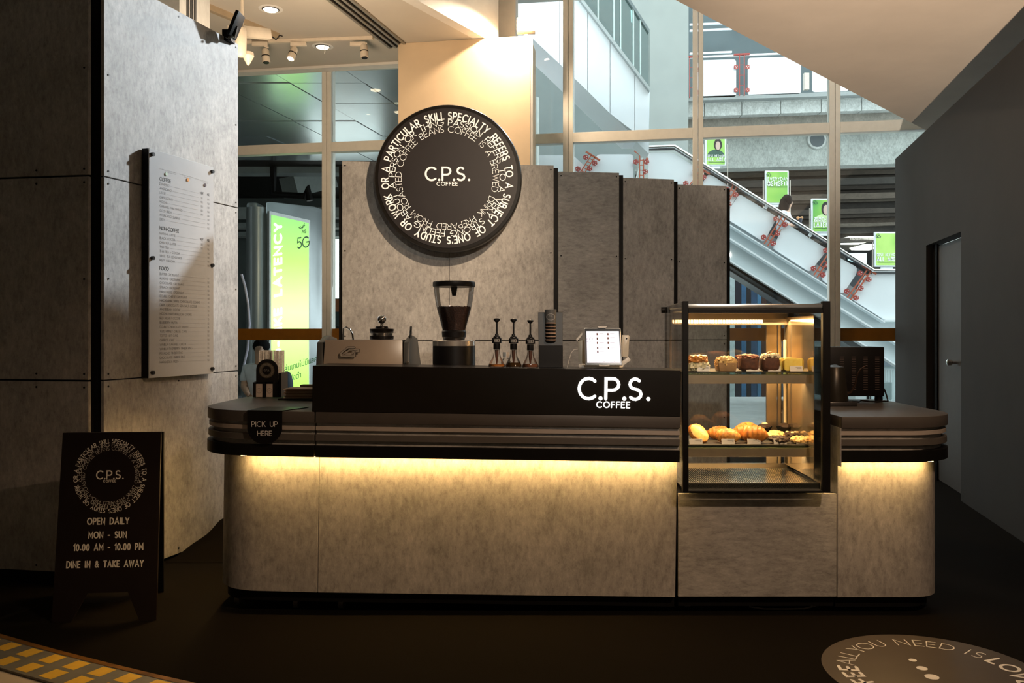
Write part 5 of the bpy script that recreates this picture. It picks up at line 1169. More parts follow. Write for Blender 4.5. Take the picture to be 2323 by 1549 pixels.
for k, (ya, yb, col, lb) in enumerate(((678, 707, (.30, .10, .035), 'reddish brown band under the bright opening'), (707, 740, (.03, .045, .04), 'dark green strip beneath the brown band'), (768, 786, (.25, .05, .02), 'dark red band behind the coffee machine'), (786, 822, (.20, .09, .02), 'brown band behind the counter end'), (822, 930, (.05, .06, .07), 'dark blue-grey base at the far concourse edge'))):
    o = build('shopfront_band', MB().box(Xp(620, 19.5), Xp(780, 19.5), 19.5, 20.998, Zp(yb, 19.5), Zp(ya, 19.5)), mat('band_%s' % lb.split()[0], col, .6, 0, .2)); tag(o, lb, 'shopfront')
tag(build('light_patch', MB().blob(P(735, 727, 19.44), .09, .04, .12, 12, 8), emis('lamp_patch', (.9, 1, .95), 1.4)), 'small bright lamp beyond the glass near the brown band', 'lamp')
# curved neon-like tube and cafe chair
tag(build('curved_tube', MB().tube([P(548, 622, 12), P(556, 650, 12), P(563, 690, 12), P(566, 735, 12), P(562, 790, 12), P(551, 838, 12), P(548, 990, 12)], .018, 8), mat('pale_violet_tube', (.62, .60, .75), .3)), 'pale curved tube hanging outside beside the concrete wall', 'tube')
ch = thing('cafe_chair', 'grey curved-back chair outside by the seated person', 'chair', (-4.2, 11.2, -.12))
cb_ = MB()
crv = [P(545, 850, 11.5), P(556, 858, 11.55), P(566, 875, 11.6), P(570, 905, 11.6), P(569, 925, 11.6)]
for a in range(len(crv)-1): cb_.beam(crv[a], crv[a+1], .03, .25, (1, 0, 0))
GRC = mat('grey_chair_shell', (.20, .22, .23), .4)
build('backrest', cb_, GRC, ch); build('seat', MB().box(-4.55, -4.15, 11.0, 11.45, .30, .33), GRC, ch, bevel=.01)
for dx, dy in ((-.19, .03), (.15, .03), (-.19, .42), (.15, .42)): build('leg', MB().tube([(-4.34+dx, 11.0+dy, .30), (-4.34+dx*1.1, 11.0+dy, -.14)], .012, 8), CHROME, ch)

def skin(name, verts, edges, root, m, parent, sub=2):
    me = bpy.data.meshes.new(name); off = parent.location if parent else Vector((0, 0, 0))
    me.from_pydata([tuple(Vector(v[0])-off) for v in verts], edges, [])
    o = bpy.data.objects.new(name, me); C.objects.link(o)
    md = o.modifiers.new('skin', 'SKIN'); md.use_smooth_shade = True
    for i, v in enumerate(verts):
        r = v[1] if isinstance(v[1], tuple) else (v[1], v[1]); me.skin_vertices[0].data[i].radius = r
    me.skin_vertices[0].data[root].use_root = True
    s_ = o.modifiers.new('sub', 'SUBSURF'); s_.levels = s_.render_levels = sub
    me.materials.append(m); o.parent = parent; return o
SKINM = mat('skin', (.55, .34, .24), .5); HAIR = mat('black_hair', (.008, .007, .008), .75, 0, .3, 60, spec=.08)
# seated person outside
px_ = Xp(588, 10.95)
sp = thing('person', 'person with short dark hair and pale shirt seated outside behind the straw holder', 'person', (px_, 10.95, -.14))
hz = Zp(790, 10.95)
def Sx(dx, dy, z): return (px_+dx, 10.95+dy, z)
vb = [(Sx(0, .05, .36), (.15, .12)), (Sx(0, .06, .60), (.14, .11)), (Sx(0, .04, hz-.32), (.17, .11)), (Sx(0, .0, hz-.20), (.06, .06)), (Sx(.01, -.01, hz-.12), (.055, .055)), (Sx(.02, -.02, hz-.03), (.085, .085)), (Sx(.02, -.0, hz+.05), (.08, .085)),
      (Sx(-.17, .04, hz-.26), .06), (Sx(-.20, .0, hz-.50), .045), (Sx(-.06, -.25, hz-.58), .035), (Sx(.17, .04, hz-.26), .06), (Sx(.21, -.02, hz-.50), .045), (Sx(.10, -.27, hz-.58), .035),
      (Sx(-.10, -.0, .34), .09), (Sx(-.12, -.42, .36), .07), (Sx(-.12, -.44, -.08), .045), (Sx(.10, -.0, .34), .09), (Sx(.12, -.42, .36), .07), (Sx(.12, -.44, -.08), .045), (Sx(.035, -.115, hz-.035), (.018, .02))]
eb_ = [(0, 1), (1, 2), (2, 3), (3, 4), (4, 5), (5, 6), (2, 7), (7, 8), (8, 9), (2, 10), (10, 11), (11, 12), (0, 13), (13, 14), (14, 15), (0, 16), (16, 17), (17, 18), (5, 19)]
skin('body', vb, eb_, 0, SKINM, sp)
build('hair', MB().blob(Sx(.02, .02, hz+.03), .105, .115, .105, 20, 12, .12, 3, 4), HAIR, sp)
vs2 = [(Sx(0, .05, .42), (.17, .14)), (Sx(0, .06, .62), (.165, .13)), (Sx(0, .04, hz-.31), (.195, .13)), (Sx(0, .02, hz-.20), (.075, .07)), (Sx(-.18, .04, hz-.27), .075), (Sx(-.205, .01, hz-.45), .06), (Sx(.18, .04, hz-.27), .075), (Sx(.215, -.01, hz-.45), .06)]
skin('shirt', vs2, [(0, 1), (1, 2), (2, 3), (2, 4), (4, 5), (2, 6), (6, 7)], 0, mat('pale_shirt', (.62, .66, .74), .8), sp)
tag(build('bench', MB().box(px_-.3, px_+.3, 10.95, 11.35, .20, .24).box(px_-.25, px_-.2, 11.0, 11.3, -.14, .20).box(px_+.2, px_+.25, 11.0, 11.3, -.14, .20), GRC), 'low grey bench under the seated person outside', 'bench')
tag(build('backpack', MB().blob((Xp(647, 11), 11.1, Zp(880, 11)), .075, .09, .22, 18, 12, .08, 2, 3), mat('navy_cloth', (.05, .07, .10), .8)), 'dark navy bag outside behind the straw holder', 'bag')

# ======================= OUTSIDE, RIGHT BAYS =======================
BW = mat('white_cladding', (.86, .92, .97), .35, 0, .02, 1)
def pl(name, pts, Y, th, m, parent=None, bevel=0, **k):
    return build(name, MB().hexa([P(x, y, Y) for x, y in pts], (0, th, 0)), m, parent, bevel=bevel, smooth=False, **k)
# slanting white bridge with a window strip
BY = 13.0
br = thing('covered_bridge', 'white clad covered stairway slanting down outside the glass', 'bridge', tuple(P(1400, 300, BY)))
FR = [(1080, -40), (1150, -40), (1150, 33), (1103, -10)]
low = [(1078, -38), (1205, 86), (1289, 163), (1428, 301)]; upl = [(1285, -40), (1318, 0), (1400, 103), (1476, 203)]
cuts = [(1060, 1170), (1170, 1270), (1270, 1333), (1333, 1384), (1384, 1440), (1440, 1472)]
def lerp_line(x, a): 
    for (x0, y0), (x1, y1) in zip(a, a[1:]):
        if x <= x1: return y0+(y1-y0)*(x-x0)/(x1-x0)
    (x0, y0), (x1, y1) = a[-2:]; return y0+(y1-y0)*(x-x0)/(x1-x0)
for xa_, xb_ in cuts:
    x0, x1 = xa_+.6, xb_-.6
    q = [(x0, max(-90, lerp_line(x0, upl)+2) if x0 > 1285 else -90), (x1, max(-90, lerp_line(x1, upl)+2) if x1 > 1285 else -90), (x1, min(300, lerp_line(x1, low)) if x1 < 1430 else 300), (x0, min(300, lerp_line(x0, low)))]
    pl('cladding_panel', q, BY, .06, BW, br)
build('core', MB().hexa([P(x, y, BY+.07) for x, y in [(1060, -80), (1285, -80), (1474, 203), (1472, 299), (1428, 299), (1205, 84)]], (0, 1.2, 0)), BW, br, smooth=False)
pl('sill_ledge', [(1282, -45), (1290, -45), (1476, 200), (1474, 207)], BY-.10, .12, mat('grey_ledge', (.40, .45, .46), .5), br)
TEAL = glass('teal_bridge_glass', (.42, .55, .54), .12)
wx = [1290, 1322, 1357, 1393, 1408, 1437, 1453, 1472]
tp_ = [(1290, -120), (1355, -80), (1428, 0), (1472, 70)]
for i, (a, b_) in enumerate(zip(wx, wx[1:])):
    pl('bridge_window', [(a+1.5, lerp_line(a, tp_)), (b_-1.5, lerp_line(b_, tp_)), (b_-1.5, lerp_line(b_, upl)-1), (a+1.5, lerp_line(a, upl)-1)], BY+.02, .02, TEAL, br)
    pl('mullion', [(a-1.5, lerp_line(a, tp_)), (a+1.5, lerp_line(a, tp_)), (a+1.5, lerp_line(a, upl)), (a-1.5, lerp_line(a, upl))], BY-.02, .06, mat('teal_mullion', (.55, .68, .66), .4), br)
pl('top_rail', [(1420, -6), (1426, -8), (1474, 67), (1472, 73)], BY-.04, .08, mat('dark_rail', (.14, .18, .19), .5), br)
build('window_lining', MB().hexa([P(x, y, BY+1.3) for x, y in [(1285, -140), (1425, -5), (1474, 70), (1474, 203), (1285, -40)]], (0, .1, 0)), mat('dim_interior', (.20, .24, .23), .8), br, smooth=False)
pl('strip_lamp', [(1431, 22), (1435, 24), (1436, 51), (1432, 49)], BY+.6, .03, emis('tube_lamp', (.9, 1, 1), 1.6), br)
# lower flare
fl2 = pl('bridge_foot', [(1443, 320), (1472, 320), (1472, 349)], 13.5, .5, BW); tag(fl2, 'white triangular foot panel below the slanting bridge', 'panel')
# pale walls behind
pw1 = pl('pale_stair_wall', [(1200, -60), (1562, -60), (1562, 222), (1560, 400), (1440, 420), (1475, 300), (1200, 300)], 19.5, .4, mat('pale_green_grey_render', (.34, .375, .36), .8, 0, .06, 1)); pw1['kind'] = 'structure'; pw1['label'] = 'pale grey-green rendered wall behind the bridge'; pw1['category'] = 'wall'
dk = pl('grey_teal_wall', [(1203, 84), (1440, 300), (1440, 420), (1203, 420)], 16.5, .2, mat('grey_teal_wall_paint', (.24, .28, .275), .8, 0, .08, 1)); dk['kind'] = 'structure'; dk['label'] = 'grey-teal wall under the slanting bridge'; dk['category'] = 'wall'  # even grey-teal wall colour
tag(build('drain_pipe', MB().tube([(Xp(1211, 12), 12, 0), (Xp(1211, 12), 12, Zp(222, 12))], .075, 16), mat('pale_pipe', (.62, .68, .66), .5)), 'thick pale vertical pipe right beside the cream column', 'pipe')
# upper landing
LY = 21.0
ms = pl('station_interior', [(1555, -80), (2100, -80), (2100, 230), (1555, 230)], 27, .3, mat('station_dark_teal', (.085, .115, .125), .7, 0, .2, .6)); ms['kind'] = 'structure'; ms['label'] = 'dark teal station interior above the viaduct'; ms['category'] = 'wall'
for y in (52, 66, 118):
    tag(build('ceiling_strip', MB().beam(P(1565, y+4, 24), P(1660, y, 24), .06, .05), BW), {52: 'upper pale strip under the station roof', 66: 'lower pale strip under the station roof', 118: 'pale strip just above the landing handrail'}[y], 'strip')
lr = thing('landing_balustrade', 'white panelled balustrade with red posts along the upper landing', 'balustrade', tuple(P(1700, 215, LY)))
RED = mat('red_oxide_steel', (.38, .055, .045), .5, 0, .1, 20)
def rrect(x0, y0, x1, y1, r, sk=0):
    o = []
    for cx_, cy_, a in ((x1-r, y0+r, -90), (x1-r, y1-r, 0), (x0+r, y1-r, 90), (x0+r, y0+r, 180)):
        o += [(cx_+r*math.cos(math.radians(a+k*30)), cy_+r*math.sin(math.radians(a+k*30))+sk*(cx_-x0)) for k in range(4)]
    return o
for x0, x1 in ((1584, 1670), (1697, 1817), (1843, 1925), (1950, 2060)): pl('white_panel', rrect(x0, 137-(x0-1584)*.05, x1, 222-(x0-1584)*.05, 6, -.03), LY, .03, BW, lr)
pl('handrail', [(1564, 128), (1800, 118), (1800, 121.5), (1564, 131.5)], LY-.02, .05, CHROME, lr)
def redpost(x, y0, y1, w_=5.5):
    pb = MB()
    for dx in (-w_, w_): pb.beam(P(x+dx, y0, LY-.04), P(x+dx, y1, LY-.04), .02, .03, (0, 1, 0))
    for k in range(1, 4): yy = y0+(y1-y0)*k/4; pb.beam(P(x-w_, yy, LY-.04), P(x+w_, yy, LY-.04), .012, .012)
    pb.beam(P(x-18, y0, LY-.04), P(x+18, y0-2, LY-.04), .03, .04)
    p = build('red_post', pb, RED, lr, smooth=False)
    for yy in (y0+.3*(y1-y0), y0+.86*(y1-y0)):
        for sgn in (-1, 1):
            cpl = MB(); cxx = x+sgn*13; cpl.hexa([P(cxx-4.5, yy-3.5, LY-.06), P(cxx, yy-5, LY-.06), P(cxx+4.5, yy-3.5, LY-.06), P(cxx+4.5, yy+3.5, LY-.06), P(cxx, yy+5, LY-.06), P(cxx-4.5, yy+3.5, LY-.06)], (0, .03, 0))
            c_ = build('clamp', cpl, RED, p, smooth=False)
            bl_ = MB()
            for ddx, ddy in ((-2, -1.5), (2, -1.5), (0, 2)): bl_.disc(P(cxx+ddx, yy+ddy, LY-.062), .011, (0, -1, 0), .006, 6)
            build('bolt', bl_, WHITE, c_, kind='stuff')
pl('base_rail', [(1480, 222), (2060, 203), (2060, 212), (1480, 231)], LY+.0, .35, mat('base_rail_grey', (.3, .33, .33), .6), lr)
redpost(1570, 130, 222); redpost(1683, 124, 217)
pl('silver_post', [(1825, 165), (1836, 165), (1836, 203), (1825, 203)], LY-.1, .1, STEELW, lr)
# viaduct parapet blocks and girders
vd = struct('viaduct', 'weathered concrete viaduct behind the escalator', tuple(P(1760, 260, 21.2)), 'viaduct')
jx = [1440, 1508, 1598, 1683, 1771.5, 1863, 1955, 2048, 2140]
for a, b_ in zip(jx, jx[1:]):
    t_ = lambda x: 224-(x-1475)*.034; bt = lambda x: 268-(x-1475)*.036
    pl('parapet_block', [(a+.8, t_(a)), (b_-.8, t_(b_)), (b_-.8, bt(b_)), (a+.8, bt(a))], 21.3, .4, CONC_OUT, vd)
    pl('parapet_ledge', [(a+.8, t_(a)+13), (b_-.8, t_(b_)+13), (b_-.8, t_(b_)+15.5), (a+.8, t_(a)+15.5)], 21.25, .06, CONC_OUT, vd)
pl('deck_underside', [(1440, 268), (2140, 244), (2140, 284), (1440, 306)], 21.6, .3, concrete('brown_underside_concrete', (.14, .13, .11), (.30, .28, .24), (.5, .5, .4), .9), vd)  # darker brown concrete along the beam underside
pl('girder', [(1440, 300), (2140, 276), (2140, 368), (1440, 388)], 22.2, .5, concrete('pale_girder_concrete', (.26, .28, .26), (.50, .54, .51), (.6, .6, .3), .9), vd)
for x, y in ((1506, 331), (1852, 318)):
    h = MB().tube([P(x, y, 22.2)-Vector((0, .07, 0)), P(x, y, 22.2)-Vector((0, .02, 0))], [.24, .25], 24); build('pipe_ring', h, CONC_OUT, vd); build('hole_shade_disc', MB().tube([P(x, y, 22.2)-Vector((0, .08, 0)), P(x, y, 22.2)-Vector((0, .075, 0))], [.19, .19], 24), mat('hole_shadow', (.10, .12, .13), .8), vd)  # dark disc stands for the shade inside the hole; nothing is cut
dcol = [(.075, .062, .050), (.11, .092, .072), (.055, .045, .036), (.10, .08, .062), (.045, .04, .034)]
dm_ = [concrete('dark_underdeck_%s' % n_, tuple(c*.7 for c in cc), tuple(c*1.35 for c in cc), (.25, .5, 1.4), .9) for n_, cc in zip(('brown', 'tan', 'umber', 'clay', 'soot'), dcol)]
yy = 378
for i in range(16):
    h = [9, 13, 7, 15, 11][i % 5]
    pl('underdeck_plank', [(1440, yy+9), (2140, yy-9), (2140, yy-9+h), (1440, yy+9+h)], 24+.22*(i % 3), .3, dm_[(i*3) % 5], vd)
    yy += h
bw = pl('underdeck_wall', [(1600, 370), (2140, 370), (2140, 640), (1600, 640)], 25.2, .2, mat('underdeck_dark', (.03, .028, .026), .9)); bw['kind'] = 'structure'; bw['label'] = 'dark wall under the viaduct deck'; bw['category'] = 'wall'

# escalator
EY = 15.0
es = thing('escalator', 'outdoor escalator with white side panels and chrome handrail', 'escalator', tuple(P(1850, 760, EY)))
EWH = mat('white_enamel_panel', (.84, .90, .93), .3, 0, .02, 1)
def rpoly(pts, r=4):
    o = []; n = len(pts)
    for i in range(n):
        p = Vector((*pts[i],)); a = (Vector(pts[i-1])-p); b_ = (Vector(pts[(i+1) % n])-p); rr = min(r, a.length/3, b_.length/3)
        for t in (0, .33, .67, 1): o.append(tuple((p+a.normalized()*rr)*(1-t)**2+p*2*t*(1-t)+(p+b_.normalized()*rr)*t*t))
    return o
sl_ = .627
panels = [[(1471, 346), (1527, 346), (1582, 381), (1582, 396), (1560, 430), (1471, 430)],
          [(1606, 396), (1616, 398), (1672, 434), (1672, 446), (1646, 486), (1578, 442)],
          [(1678, 440), (1760, 490), (1759, 500), (1733, 549), (1651, 497), (1653, 476)],
          [(1781, 505), (1873, 563), (1873, 572), (1837, 617), (1753, 563), (1773, 524)],
          [(1893, 578), (1944, 606), (1943, 621), (1912, 667), (1864, 634), (1882, 603)],
          [(1965, 622), (2075, 622), (2075, 726), (2008, 726), (1932, 678), (1953, 642)],
          [(1214, 352), (1300, 352), (1330, 380), (1300, 430), (1214, 430)], [(1355, 350), (1437, 350), (1437, 430), (1320, 430)]]
for p in panels: pl('side_panel', rpoly(p, 7), EY, .04, EWH, es)
build('handrail', MB().tube([P(1472, 333.5, EY-.1), P(1530, 331.5, EY-.1), P(1982, 613.5, EY-.1), P(2080, 613.5, EY-.1)], .030, 12), CHROME, es, label='chrome handrail')
build('handrail_base', MB().beam(P(1533, 339, EY), P(1980, 618, EY), .05, .035).beam(P(1472, 339, EY), P(1533, 338, EY), .05, .035).beam(P(1982, 618.5, EY), P(2080, 618.5, EY), .05, .03), mat('dark_rail_base', (.05, .055, .06), .4), es)
BEAMW = mat('pale_grey_beam', (.62, .70, .72), .5, 0, .04, 1)
x0, x1 = 1600, 2080
ln_ = lambda y0: (lambda x: y0+sl_*(x-1651))
TOP, MID, BOT = ln_(507), ln_(538), ln_(588)
bm_poly = [(1600, TOP(1600)), (2008, TOP(2008)), (2080, 730), (2080, 752), (2080, BOT(2080)), (1600, BOT(1600))]
pl('stringer_web', bm_poly, EY+.05, .25, BEAMW, es)
pl('skirt_guard', [(1600, TOP(1600)-34), (2000, TOP(2000)-34), (2000, TOP(2000)+2), (1600, TOP(1600)+2)], EY+.06, .02, mat('guard_grey', (.35, .39, .40), .5), es)
for fnl, w_ in ((TOP, 3), (MID, 4.5), (BOT, 4)):
    xe = 2008 if fnl is TOP else 2080
    pl('stringer_flange', [(1600, fnl(1600)-w_/2), (xe, fnl(xe)-w_/2), (xe, fnl(xe)+w_/2), (1600, fnl(1600)+w_/2)], EY-.12, .2, EWH, es)
pl('under_edge', [(1600, BOT(1600)+2), (1900, BOT(1900)+2), (1900, BOT(1900)+12), (1600, BOT(1600)+12)], EY+.0, .35, BLACK, es)
pl('foot_flange', [(2005, 725), (2080, 725), (2080, 729), (2008, 729)], EY-.12, .2, EWH, es)
def joint(xt, yt_, xb_, yb_):
    jt = MB(); d = Vector((xb_-xt, yb_-yt_)); n = Vector((-d.y, d.x)).normalized(); Yj = EY-.06
    for s_ in (-5, 4): jt.beam(P(xt+n.x*s_, yt_+n.y*s_, Yj), P(xb_+n.x*s_, yb_+n.y*s_, Yj), .018, .03, (0, 1, 0))
    for k in range(1, 6): q = Vector((xt, yt_))+d*k/6; jt.beam(P(q.x-n.x*5, q.y-n.y*5, Yj), P(q.x+n.x*4, q.y+n.y*4, Yj), .014, .014)
    jt.beam(P(xt-16, yt_-16*sl_, Yj), P(xt+16, yt_+16*sl_, Yj), .03, .03)
    j = build('red_bracket', jt, mat('orange_red_steel', (.50, .12, .06), .45), es, smooth=False)
    for t, s_ in ((.22, -12), (.22, 12), (.55, -9), (.85, -13), (.85, 13)):
        q = Vector((xt, yt_))+d*t+n*s_; c_ = build('clamp', MB().hexa([P(q.x+a, q.y+b, Yj-.02) for a, b in ((-6, -3), (-1, -6), (5, -4), (6, 2), (1, 6), (-5, 4))], (0, .03, 0)), RED, j, smooth=False)
        bl_ = MB()
        for a, b in ((-3, 0), (2.5, -2), (1.5, 3)): bl_.disc(P(q.x+a, q.y+b, Yj-.022), .008, (0, -1, 0), .006, 6)
        build('bolt', bl_, WHITE, c_, kind='stuff')
for q in ((1668, 420, 1628, 490), (1781, 488, 1737, 555), (1894, 560, 1850, 626), (1972, 612, 1925, 678), (1594, 385, 1562, 430), (1345, 354, 1318, 396), (1455, 352, 1455, 420)): joint(*q)
pl('gap_backing', [(1590, 400), (2000, 640), (1960, 720), (1590, 500)], EY+.9, .05, mat('gap_dark', (.045, .05, .055), .8), es)
for x, y in ((1736, 467), (1836, 530)): build('rail_stub', MB().beam(P(x, y+6, EY-.05), P(x+6, y-4, EY-.05), .05, .05), EWH, es)
build('pier', MB().box(Xp(1960, EY), Xp(1985, EY), EY+.4, EY+1.0, -.14, Zp(735, EY)), BEAMW, es)
build('steps', MB().hexa([P(x, y, EY+.3) for x, y in ((1500, 482), (2000, 795), (2000, 830), (1500, 517))], (0, .5, 0)), mat('step_metal', (.2, .2, .2), .4, .6), es)
# posters on stands
def portrait(pt_, f_, hair, cloth, sx_=1.0, pale=False):
    k = MB(); k.v += [Vector(f_(.5+.42*math.cos(a)*1.0, .30+.24*max(0, math.sin(a)))) for a in [math.pi*i/12 for i in range(13)]]; k.f.append(tuple(range(13))); build('printed_figure', k, cloth, pt_, smooth=False)
    k = MB(); k.v += [Vector(f_(.60+.19*math.cos(a), .70+.20*math.sin(a)) ) for a in [2*math.pi*i/18 for i in range(18)]]; k.f.append(tuple(range(18))); build('printed_hair', k.map(lambda v: v-Vector((0, .002, 0))), hair, pt_, smooth=False)
    k = MB(); k.v += [Vector(f_(.60+.115*math.cos(a), .665+.145*math.sin(a))) for a in [2*math.pi*i/16 for i in range(16)]]; k.f.append(tuple(range(16))); build('printed_face', k.map(lambda v: v-Vector((0, .004, 0))), mat('printed_skin', (.66, .50, .42), .6), pt_, smooth=False)
mgp, N, L, b = nodes_of('green_printed_poster'); v = pos_map(N, L); n0 = noise_n(N, L, v, 1.3, 2)
L.new(ramp(N, L, n0, [(.35, (.14, .46, .11)), (.5, (.32, .66, .12)), (.65, (.52, .82, .20))]), b.inputs['Base Color']); b.inputs['Roughness'].default_value = .35
WLT = mat('poster_white', (.88, .92, .88), .5, 0, .02); GLT = mat('poster_dark_green', (.05, .16, .07), .5)
def poster(x0, y0, x1, y1, l1, l2, label, yl, person=None, h1=.09, h2=.15, Y=15.965):
    a, b_ = P(x0, y0, Y), P(x1, y1, Y); W_, H_ = b_.x-a.x, a.z-b_.z
    t = thing('poster_stand', label, 'poster', (( a.x+b_.x)/2, Y, b_.z-.55), 'green posters along the escalator')
    build('frame', MB().box(a.x, b_.x, Y, Y+.05, b_.z, a.z), BW, t, bevel=.008, seg=1)
    i_ = .028; build('printed_sheet', MB().box(a.x+i_, b_.x-i_, Y-.006, Y, b_.z+i_, a.z-i_), mgp, t, smooth=False, label='green printed sheet')
    f_ = lambda u, v: Vector((a.x+u*W_, Y-.008, b_.z+v*H_))
    w_ = MB()
    if person:
        pt_ = build('portrait_backing', MB().box(a.x+.06, a.x+.07, Y-.007, Y-.0062, b_.z+.3, b_.z+.31), mgp, t)
        portrait(t, f_, mat('printed_dark_hair', (.03, .025, .025), .6), person)
    g_ = lambda v0: (lambda p, q: Vector((a.x+.045+p, Y-.014, b_.z+v0*H_+q)))
    text(w_, l1, h1*H_, .24, g_(yl+h2*.8+.035), align=-1, width=min(W_*.86, W_*(.86 if len(l1) > 7 else .6)), caps=False)
    text(w_, l2, h2*H_*.8, .27, g_(yl), align=-1, width=W_*.86, caps=False)
    build('lettering', w_, WLT, t, smooth=False)
    d_ = MB(); 
    if not (l1.startswith('B') and person): text(d_, '5G', .075*H_, .2, lambda p, q: Vector((a.x+.14*W_+p, Y-.012, b_.z+.83*H_+q)), caps=False)
    else: text(d_, 'AIS', .05*H_, .2, lambda p, q: Vector((a.x+.72*W_+p, Y-.016, b_.z+.34*H_+q)), caps=False)
    text(d_, 'AIS', .03*H_, .2, lambda p, q: Vector((a.x+.14*W_+p, Y-.012, b_.z+.925*H_+q)), caps=False)
    for k in range(22): x_ = a.x+.06+k*W_*.036; d_.box(x_, x_+W_*.024, Y-.012, Y-.010, b_.z+(yl-.05)*H_, b_.z+(yl-.03)*H_)
    build('dark_lettering', d_, GLT, t, smooth=False)
    for x_ in (a.x-.03, b_.x+.03): build('stand_rod', MB().tube([(x_, Y+.02, b_.z-.55), (x_, Y+.02, a.z-.28*H_)], .010, 8), STEELW, t)
    build('foot_bar', MB().box(a.x+.12, b_.x-.12, Y, Y+.04, b_.z-.05, b_.z-.01), BW, t)
poster(1600, 308, 1647.5, 376, 'BEST NETWORK', 'ALL AREA', 'green poster with a dark-haired figure, highest on the escalator', .16, mat('printed_dark_shirt', (.05, .12, .09), .6), .07, .12)
poster(1736, 387, 1789.5, 463, 'EVERYDAY', 'BENEFIT', 'green poster reading EVERYDAY BENEFIT above the woman on the escalator', .55)
poster(1841, 450, 1895, 528, 'ZERO-LIKE', 'LATENCY', 'green poster with a short-haired woman reading ZERO-LIKE LATENCY', .17, mat('printed_pale_shirt', (.62, .82, .42), .6), .11, .16)
poster(1984, 526, 2040, 605, 'BEST NETWORK', 'ALL AREA', 'green poster with no figure at the escalator foot beside the dark wall', .17, None, .07, .13)
# woman on the escalator
WY = 15.45
def Wp(x, y, dy=0): return P(x, y, WY+dy)
wo = thing('person', 'woman with long black hair and white shirt riding the escalator', 'person', tuple(Wp(1776, 655)))
vb = [(Wp(1778, 548), (.14, .11)), (Wp(1777, 522), (.12, .095)), (Wp(1779, 490), (.15, .10)), (Wp(1783, 478), (.055, .055)), (Wp(1786, 470), (.055, .06)), (Wp(1788, 461), (.080, .085)), (Wp(1786, 452), (.078, .085)), (Wp(1797.5, 463), (.016, .016)),
      (Wp(1776, 487, -.16), .05), (Wp(1782, 512, -.18), .04), (Wp(1801, 510, -.12), .032), (Wp(1810, 503, -.08), .03), (Wp(1785, 487, .16), .05), (Wp(1792, 512, .18), .04), (Wp(1812, 505, .05), .03),
      (Wp(1774, 560, -.08), .085), (Wp(1776, 602, -.09), .06), (Wp(1772, 645, -.09), .04), (Wp(1783, 648, -.10), .035), (Wp(1782, 560, .08), .085), (Wp(1786, 604, .09), .06), (Wp(1784, 647, .09), .04), (Wp(1794, 650, .10), .035)]
ed_ = [(0, 1), (1, 2), (2, 3), (3, 4), (4, 5), (5, 6), (5, 7), (2, 8), (8, 9), (9, 10), (10, 11), (2, 12), (12, 13), (13, 14), (0, 15), (15, 16), (16, 17), (17, 18), (0, 19), (19, 20), (20, 21), (21, 22)]
skin('body', vb, ed_, 0, SKINM, wo)
hr = MB().blob(Wp(1785, 455), .095, .11, .115, 18, 12, .05, 3, 1); build('hair', hr.tube([Wp(1782, 452), Wp(1779, 468), Wp(1777, 482), Wp(1774, 492)], [.085, .10, .085, .03], 12), HAIR, wo, label='long black hair')
vs2 = [(Wp(1777, 532), (.155, .12)), (Wp(1777, 510), (.145, .12)), (Wp(1779, 490), (.175, .125)), (Wp(1783, 479), (.07, .07)), (Wp(1776, 487, -.17), .07), (Wp(1781, 506, -.19), .06), (Wp(1786, 487, .17), .07), (Wp(1792, 507, .19), .06)]
skin('shirt', vs2, [(0, 1), (1, 2), (2, 3), (2, 4), (4, 5), (2, 6), (6, 7)], 0, mat('white_shirt', (.75, .80, .88), .8), wo)
skin('skirt', [(Wp(1778, 534), (.14, .12)), (Wp(1778, 560), (.18, .17)), (Wp(1779, 600), (.19, .18))], [(0, 1), (1, 2)], 0, mat('dark_skirt', (.03, .035, .05), .8), wo)
bq = thing('bouquet', 'small orange and dark bundle held by the woman on the escalator', 'bouquet', tuple(Wp(1814, 505)))
build('wrap', MB().lathe([(.02, -.06), (.05, .03), (.055, .06)], tuple(Wp(1814, 503, -.05)), 12), mat('dark_wrap', (.06, .06, .08), .6), bq)
for i in range(6): build('flower', MB().blob(Wp(1810+i*1.8, 494+(i*37 % 5)*1.3, -.05-.02*(i % 2)), .028, .028, .026, 8, 6, .2, 6, i), mat('orange_flower', (.75, .40, .18), .6), bq)
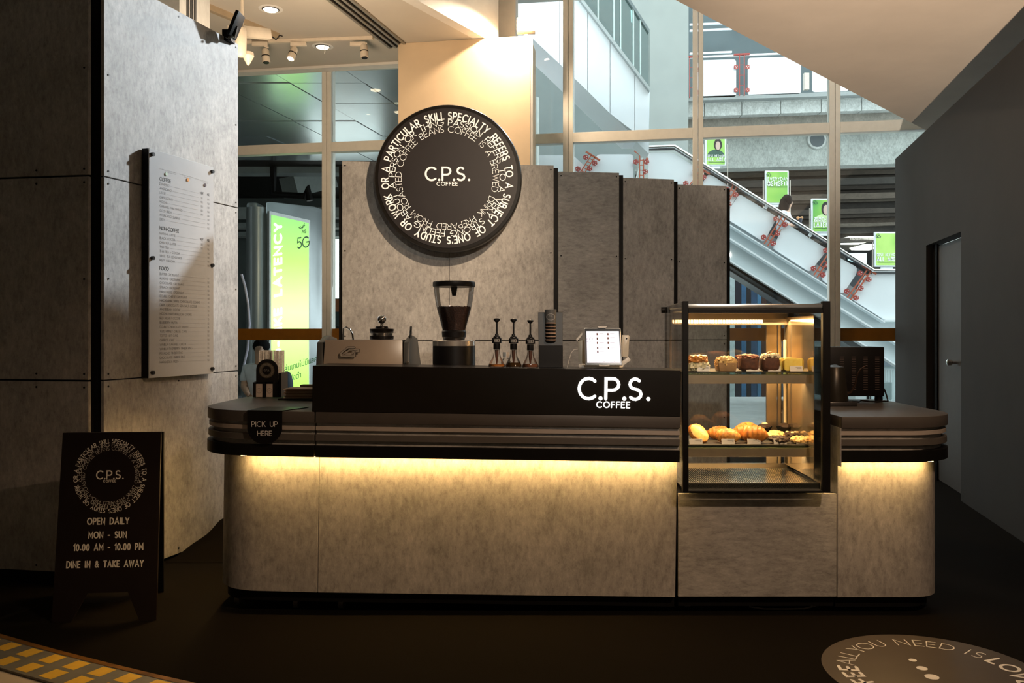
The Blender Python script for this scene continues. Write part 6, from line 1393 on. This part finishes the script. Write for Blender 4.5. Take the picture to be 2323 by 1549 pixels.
# lobby behind the escalator foot
lb_ = pl('lobby_screen', [(1925, 574), (1966, 574), (1966, 604), (1925, 590)], 17.05, .05, emis('screen_cyan', (.55, .85, .95), .9)); tag(lb_, 'bright cyan screen behind the escalator near its foot', 'screen')
fr_ = pl('screen_frame', [(1918, 568), (1975, 568), (1975, 925), (1918, 925)], 17.1, .05, BLACK); tag(fr_, 'black frame around the cyan screen behind the escalator', 'frame')
for k, (xa_, xb_, y0, y1, lb) in enumerate(((1925, 1983, 536, 545, 'widest bright ceiling light left of the lowest green poster'), (1962, 1983, 553, 558, 'short bright ceiling light left of the lowest green poster'), (1965, 1983, 561, 565, 'lowest small ceiling light left of the lowest green poster'))):
    o = pl('strip_light', [(xa_, y0), (xb_, y0), (xb_, y1), (xa_+5, y1)], 24.0, 1.25, emis('strip_light_white', (1, .98, .9), 1.3)); tag(o, lb, 'light')
# under the escalator
ug = struct('wall_underpass', 'blue and dark striped hoarding under the escalator', tuple(P(1720, 690, 17.5)), 'wall')
cols = [(.55, .66, .68), (.012, .015, .03), (.05, .16, .32), (.015, .015, .02), (.03, .08, .16), (.06, .20, .36), (.05, .02, .015), (.02, .02, .025), (.10, .045, .02), (.03, .06, .10)]
xw = [1620, 1668, 1682, 1694, 1704, 1718, 1728, 1740, 1752, 1770, 1820]
for (a, b_), c_ in zip(zip(xw, xw[1:]), cols): pl('hoarding_board', [(a, 560), (b_-1, 560), (b_-1, 900), (a, 900)], 17.5, .1, mat('hoarding_%d' % a, c_, .5, 0, .3, 4), ug)
rb_ = pl('lower_wall_right', [(1800, 720), (2140, 720), (2140, 920), (1800, 920)], 18.2, .1, mat('pale_blue_grey_wall', (.42, .52, .53), .7, 0, .1, 1)); rb_['kind'] = 'structure'; rb_['label'] = 'pale blue-grey wall below the escalator'; rb_['category'] = 'wall'
for k, (y0, y1, c_, lb) in enumerate(((800, 806, (.65, .75, .76), 'pale kerb band seen between oven and dark wall'), (808, 830, (.13, .17, .20), 'slate blue band seen between oven and dark wall'))):
    o = pl('street_band', [(1830, y0), (2140, y0), (2140, y1), (1830, y1)], 18.1, .0995, mat('street_%d' % y0, c_, .6)); tag(o, lb, 'band')
fe = thing('street_fence', 'pale metal street fence seen between oven and dark wall', 'fence', tuple(P(2010, 870, 17)))
for i in range(16): build('fence_bar', MB().beam(P(1960+i*6, 838, 17), P(1960+i*6, 919, 17), .012, .012, (0, 1, 0)), mat('fence_grey', (.35, .40, .40), .5), fe)
build('fence_rail', MB().beam(P(1950, 838, 17), P(2060, 838, 17), .03, .02), mat('fence_grey2', (.30, .34, .35), .5), fe)
gb = pl('utility_box', [(2003, 867), (2024, 867), (2024, 906), (2003, 906)], 16.5, .3, mat('teal_box', (.17, .23, .23), .6), None, .01); tag(gb, 'small grey-green utility box beyond the glass right of the oven', 'box')
# tower of surroundings: closing faces so that daylight falls from above
